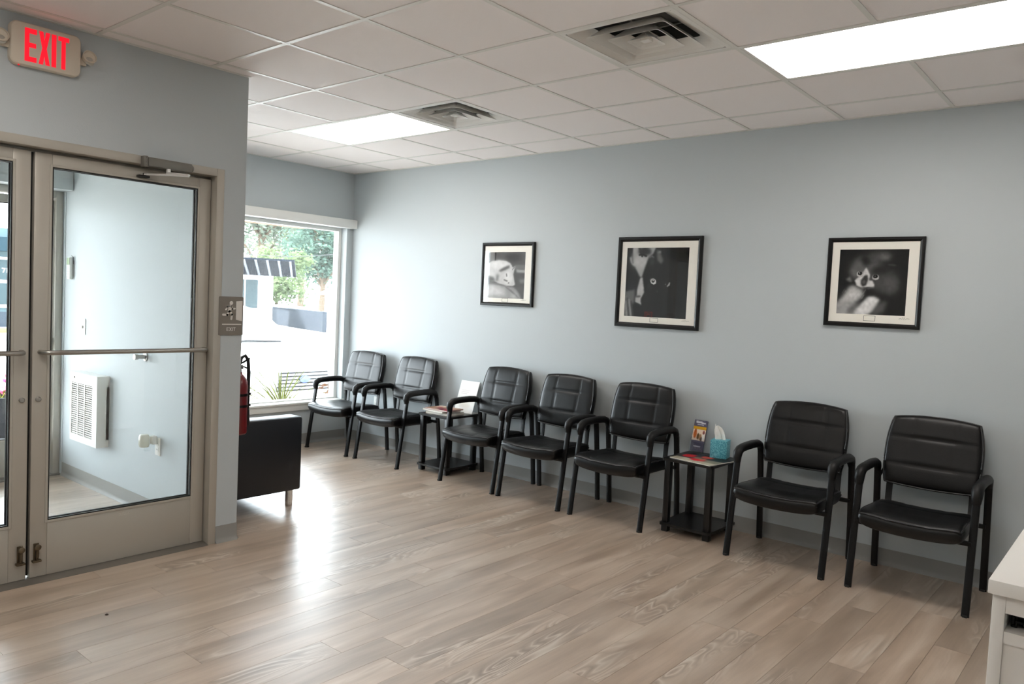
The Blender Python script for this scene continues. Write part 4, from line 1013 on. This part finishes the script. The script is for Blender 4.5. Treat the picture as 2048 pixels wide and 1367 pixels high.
    b = MB().tube([(-1.24, -.6, 1.055), (-1.30, .0, 1.08), (-1.28, .5, 1.07)], .008, 6); b.out('wiper', BK, t)
    return t
CARW = mat('car_white', (226, 228, 228), .3, coat=.5)
car('white parked car with a barred grille, nose to the shop window', (-1.55, .545, GZ), CARW)
car('dark parked car across the street seen through the doors', (-17.5, .4, GZ), mat('car_slate', (70, 76, 84), .35, coat=.5))
# planting
LG = leaf_mat('lime_leaf', (92, 106, 30), (124, 128, 48)); LR = leaf_mat('red_leaf', (130, 66, 46), (104, 86, 44))
def blade_mesh(L_, wd, bend):
    b = MB(); rings = []
    for q in range(6):
        s_ = q/5; x = bend*s_*s_; z = L_*(s_-.25*bend*s_*s_*2); ww = wd*(1-s_)**.6*(.5+s_ if s_ < .5 else 1)+.0006
        rings.append([Vector((x, -ww, z)), Vector((x+.002, 0, z-.002)), Vector((x, ww, z)), Vector((x-.001, 0, z+.001))])
    return b.loft(rings).mesh('leaf', 60)
bl = [blade_mesh(.46, .011, .30), blade_mesh(.55, .010, .18), blade_mesh(.38, .012, .34)]
for m_ in bl: m_.materials.append(LG)
def lily(label, x, y, n, sc=1.):
    t = thing('lily_plant', label, 'plant', (x, y, .06), 0, 'arching lime plants under the window')
    for q in range(n):
        o = link('leaf', rnd.choice(bl), t, (rnd.uniform(-.03, .03), rnd.uniform(-.03, .03), 0), (0, 0, 2*math.pi*q/n+rnd.uniform(-.2, .2))); o.scale = (sc, sc, sc*rnd.uniform(.8, 1.1))
lily('arching lime-green plant outside, left of the car grille', -.74, -.98, 30, 1.34)
lily('arching lime-green plant outside, in front of the car grille', -.74, -.30, 30, 1.34)
lily('small arching lime-green plant outside at the left end of the bed', -.70, -1.75, 20, 1.1)
lb = MB().loft([[Vector((0, -.001, 0)), Vector((0, .001, 0)), Vector((0, 0, .001))], [Vector((.02, -.012, .004)), Vector((.02, .012, .004)), Vector((.02, 0, .007))], [Vector((.05, -.001, 0)), Vector((.05, .001, 0)), Vector((.05, 0, .001))]]).mesh('leaf_small', 60); lb.materials.append(LR)
def shrub(label, x, y, n):
    t = thing('nandina_shrub', label, 'shrub', (x, y, .06), 0, 'red-leaved shrubs under the window')
    b = MB(); tips = []
    for q in range(7):
        a = 2*math.pi*q/7+rnd.random(); r_ = rnd.uniform(.05, .16); z = rnd.uniform(.42, .72)
        b.tube([(0, 0, 0), (r_*.4*math.cos(a), r_*.4*math.sin(a), z*.5), (r_*math.cos(a), r_*math.sin(a), z)], [.006, .004, .002], 6); tips.append((r_*math.cos(a), r_*math.sin(a), z))
    b.out('stem', mat('stem_brown', (110, 84, 62), .8), t)
    for q in range(n):
        p = rnd.choice(tips); k_ = rnd.uniform(.5, 1.05)
        link('leaf', lb, t, (p[0]*k_+rnd.uniform(-.05, .05), p[1]*k_+rnd.uniform(-.05, .05), p[2]*k_), (rnd.uniform(-.6, .6), rnd.uniform(-.6, .6), rnd.uniform(0, 6.28))).scale = (1.9,)*3
shrub('reddish leafy shrub outside near the right end of the window', -.66, .34, 90)
shrub('reddish leafy shrub outside against the window corner', -.66, .80, 60)
# trees
TRUNK = mat('bark', (96, 84, 72), .9, spec=.03, bump=.6, bscale=6)
def tree(label, x, y, h, r, seed, lm, n=1500, trunk_h=.35, ls=.28):
    t = thing('tree', label, 'tree', (x, y, GZ), 0, 'leafy trees across the parking lot')
    rg = random.Random(seed); b = MB()
    b.tube([(0, 0, 0), (.1, 0, h*.25), (-.05, .1, h*.55), (.1, 0, h*.85)], [h*.028, h*.022, h*.014, h*.004], 10); tips = [(0, 0, h*.8)]
    br = MB()
    for q in range(11):
        a = q*2.4+rg.random(); z0 = h*rg.uniform(.22, .6); rr_ = r*rg.uniform(.5, .95); z1 = min(h*.97, z0+h*rg.uniform(.15, .4))
        p1 = (rr_*.5*math.cos(a), rr_*.5*math.sin(a), (z0+z1)*.5+.02*h); p2 = (rr_*math.cos(a), rr_*math.sin(a), z1)
        br.tube([(0, 0, z0), p1, p2], [h*.012, h*.007, h*.002], 7); tips += [p1, p2, p2]
    b.out('trunk', TRUNK, t); br.out('branches', TRUNK, t)
    vs, fs = [], []
    for q in range(n):
        p = rg.choice(tips); s_ = r*.34
        c0 = Vector((p[0]+rg.gauss(0, s_*.6), p[1]+rg.gauss(0, s_*.6), p[2]+rg.gauss(0, s_*.5)))
        e1 = Vector((rg.gauss(0, 1), rg.gauss(0, 1), rg.gauss(0, .6))).normalized(); e2 = e1.cross(Vector((rg.gauss(0, 1), rg.gauss(0, 1), rg.gauss(0, 1)))).normalized()
        k_ = ls*rg.uniform(.6, 1.2); i0 = len(vs)
        vs += [c0-e1*k_, c0+e2*k_*.45, c0+e1*k_, c0-e2*k_*.45]; fs.append((i0, i0+1, i0+2, i0+3))
    me = bpy.data.meshes.new('foliage'); me.from_pydata([tuple(v) for v in vs], [], fs); me.materials.append(lm)
    o = link('foliage', me, t); o['kind'] = 'stuff'
    return t
L1 = leaf_mat('leaf_green', (80, 94, 66), (102, 116, 84)); L2 = leaf_mat('leaf_grey_green', (88, 98, 88), (110, 120, 106)); L3 = leaf_mat('leaf_deep', (64, 84, 76), (84, 104, 92))
def at(px, d):       # ground point seen along picture column px at distance d
    a = 2.2675+math.atan((1024-px)/1544.7); return 6.45+d*math.cos(a), -5.07+d*math.sin(a)
for (px, d, h, r, sd, lm, n_, lab) in ((548, 44, 3.9, 1.6, 5, L1, 3500, 'low bushy tree beside the awning building'), (640, 58, 8.6, 3.0, 3, L3, 9000, 'dense dark green tree at the right of the window view'),
        (515, 76, 16, 4.6, 1, L2, 9000, 'tall thin-leaved tree at the left of the window view'), (598, 96, 15, 5.0, 2, L1, 10000, 'pale tree rising behind the low dark wall'),
        (690, 118, 21, 7.0, 4, L3, 9000, 'tall green tree beyond the white shed')):
    x, y = at(px, d); tree(lab, x, y, h, r, sd, lm, n_, ls=.0032*d)
# low dark wall, white shed, awning building, street building
x0, y0 = at(543, 44); x1, y1 = at(650, 36)
ang = math.atan2(y1-y0, x1-x0); L_ = math.hypot(x1-x0, y1-y0)
t = thing('low_wall', 'low dark grey block wall across the lot', 'wall', (x0, y0, GZ), ang)
bx('wall_body', mat('dark_block', (52, 57, 64), .8, spec=.03, var=.1, vscale=2), t, 0, L_, -.15, .15, 0, .92)
bx('coping', mat('coping', (120, 126, 132), .8, spec=.03), t, -.04, L_*.55, -.2, .2, .92, 1.06)
x0, y0 = at(652, 30)
t = thing('white_shed', 'white gabled shed at the right of the window view', 'shed', (x0, y0, GZ), R(20))
sw = mat('shed_white', (232, 232, 230), .7)
b = MB().prism([(0, 0), (5, 0), (5, 1.75), (2.5, 2.7), (0, 1.75)], lambda u, v, w_: Vector((u, w_, v)), 5); b.out('shed_wall', sw, t)
b = MB().prism([(-.2, 1.70), (2.5, 2.76), (5.2, 1.70), (5.2, 1.80), (2.5, 2.88), (-.2, 1.80)], lambda u, v, w_: Vector((u, w_-.2, v)), 5.4); b.out('shed_roof', mat('shed_roof', (200, 200, 200), .7), t)
x0, y0 = at(527, 36)
t = thing('awning_building', 'pale building with a dark ribbed metal awning across the lot', 'building', (x0, y0, GZ), R(143.5-90))
bw = mat('building_pale', (222, 224, 226), .8); dkm = mat('awning_slate', (26, 31, 40), .5, spec=.03); pn_ = mat('far_pane', (58, 70, 74), .15, spec=.03)
bx('building_wall', bw, t, -5, 0, 0, 5, 0, 2.9)
bx('parapet', bw, t, -5.05, .05, -.02, 5.05, 2.9, 3.1)
b = MB().prism([(-.02, 2.42), (-2.2, 3.02), (-2.2, 3.10), (-.02, 2.52)], lambda u, v, w_: Vector((-5+w_, u, v)), 6.3); b.out('awning', dkm, t)
for q in range(14): MB().prism([(-.1, 2.40), (-2.2, 2.98), (-2.2, 3.02), (-.1, 2.445)], lambda u, v, w_: Vector((-4.9+q*.46+w_, u, v)), .09).out('awning_rib', mat('rib_light', (120, 126, 134), .7, spec=.05), t, 0)
for q in range(3):
    xx = -.85-q*1.5
    o = bx('window', bw, t, xx-.62, xx+.62, -.06, 0, .9, 2.3); bx('pane', pn_, o, xx-.54, xx-.03, -.08, -.061, .98, 2.22); bx('pane', pn_, o, xx+.03, xx+.54, -.08, -.061, .98, 2.22)
bx('plinth', mat('plinth_grey', (140, 146, 154), .8), t, -5, .02, -.04, 0, 0, .5)
# building across the street through the outer door
t = thing('street_building', 'teal-roofed white shop across the street seen through the doors', 'building', (-26, 4.9, GZ), R(90))
bx('building_wall', mat('wall_teal', (80, 96, 102), .8, spec=.03), t, -7, 3.2, 0, 6, 0, 3.6)
bx('roof_band', mat('roof_teal', (38, 54, 62), .6, spec=.03), t, -7.1, 3.3, -.5, 6.1, 2.75, 3.25)
for q in range(4):
    xx = -4.6+q*2.2
    o = bx('window', bw, t, xx-.8, xx+.8, -.08, 0, .7, 2.55); bx('pane', pn_, o, xx-.68, xx+.68, -.10, -.081, 1.72, 2.45); bx('pane', pn_, o, xx-.68, xx+.68, -.10, -.081, .82, 1.60)
DIG = {'7': [[(0, 1), (1, 1), (1, .8), (.5, 0), (.22, 0), (.7, .8), (0, .8)]],
       '8': [[(0, 0), (1, 0), (1, .2), (0, .2)], [(0, .4), (1, .4), (1, .6), (0, .6)], [(0, .8), (1, .8), (1, 1), (0, 1)], [(0, .2), (.25, .2), (.25, .4), (0, .4)], [(.75, .2), (1, .2), (1, .4), (.75, .4)], [(0, .6), (.25, .6), (.25, .8), (0, .8)], [(.75, .6), (1, .6), (1, .8), (.75, .8)]],
       '0': [[(0, 0), (1, 0), (1, .2), (0, .2)], [(0, .8), (1, .8), (1, 1), (0, 1)], [(0, .2), (.25, .2), (.25, .8), (0, .8)], [(.75, .2), (1, .2), (1, .8), (.75, .8)]]}
for q, c_ in enumerate('780'):
    b = MB()
    for pl_ in DIG[c_]: b.prism([(-.36+q*.15+u*.11, 1.98+v*.17) for u, v in pl_], lambda u, v, w_: Vector((u, -.102-w_, v)), .004)
    b.out('digit', bw, t, 0)
bx('base_band', mat('base_dark', (60, 66, 74), .8, spec=.03), t, -7, 3.2, -.05, 0, 0, .55)
t = thing('kerb', 'yellow painted kerb along the far street side', 'kerb', (-22.5, 2.5, GZ)); bx('kerb_stone', mat('kerb_yellow', (216, 190, 70), .8), t, -.12, .12, -7, 9, 0, .16, .02)
# planter with pink flowers by the door
t = thing('flower_planter', 'black square planter with pink flowers outside the doors', 'planter', (-2.35, -2.42, GZ))
b = MB().loft([[Vector((sx*h_, sy*h_, z)) for sx, sy in ((1, 1), (-1, 1), (-1, -1), (1, -1))] for h_, z in ((.20, 0), (.27, .52), (.27, .60), (.23, .60), (.22, .52))]); b.out('planter_box', mat('planter_black', (34, 36, 40), .5, spec=.03), t, 20)
bx('soil', mat('mulch'), t, -.215, .215, -.215, .215, .515, .54)
pet = MB().loft([[Vector((r_*math.cos(R(a))*(1+.25*math.cos(R(5*a))), r_*math.sin(R(a))*(1+.25*math.cos(R(5*a))), z)) for a in range(0, 360, 24)] for r_, z in ((.004, 0), (.03, .012), (.036, .018), (.004, .006))]).mesh('flower', 60); pet.materials.append(mat('pink_petal', (214, 70, 130), .6))
for q in range(26): link('flower', pet, t, (rnd.uniform(-.24, .24), rnd.uniform(-.24, .24), rnd.uniform(.58, .78)), (rnd.uniform(-.8, .8), rnd.uniform(-.8, .8), 0))
for q in range(40): link('leaf', lb if q % 3 == 0 else bl[2], t, (rnd.uniform(-.2, .2), rnd.uniform(-.2, .2), .53), (rnd.uniform(-.4, .4), rnd.uniform(-.4, .4), rnd.uniform(0, 6.28))).scale = (.5, .5, .5)
# overhead wires between two utility poles
pa = at(400, 46); pb = at(800, 34)
t = thing('utility_line', 'overhead wires on wooden poles crossing the window view', 'utility line', (pa[0], pa[1], GZ))
for p_ in (pa, pb):
    o = MB().cyl((p_[0]-pa[0], p_[1]-pa[1], 0), (p_[0]-pa[0], p_[1]-pa[1], 7.2), .14, .10, 12).out('pole', TRUNK, t)
for z in (6.0, 4.0):
    pts = [((pb[0]-pa[0])*q/14, (pb[1]-pa[1])*q/14, z-.5*math.sin(math.pi*q/14)) for q in range(15)]
    MB().tube(pts, .018, 6).out('wire', mat('wire_black', (60, 60, 62), .8, spec=.03), t)
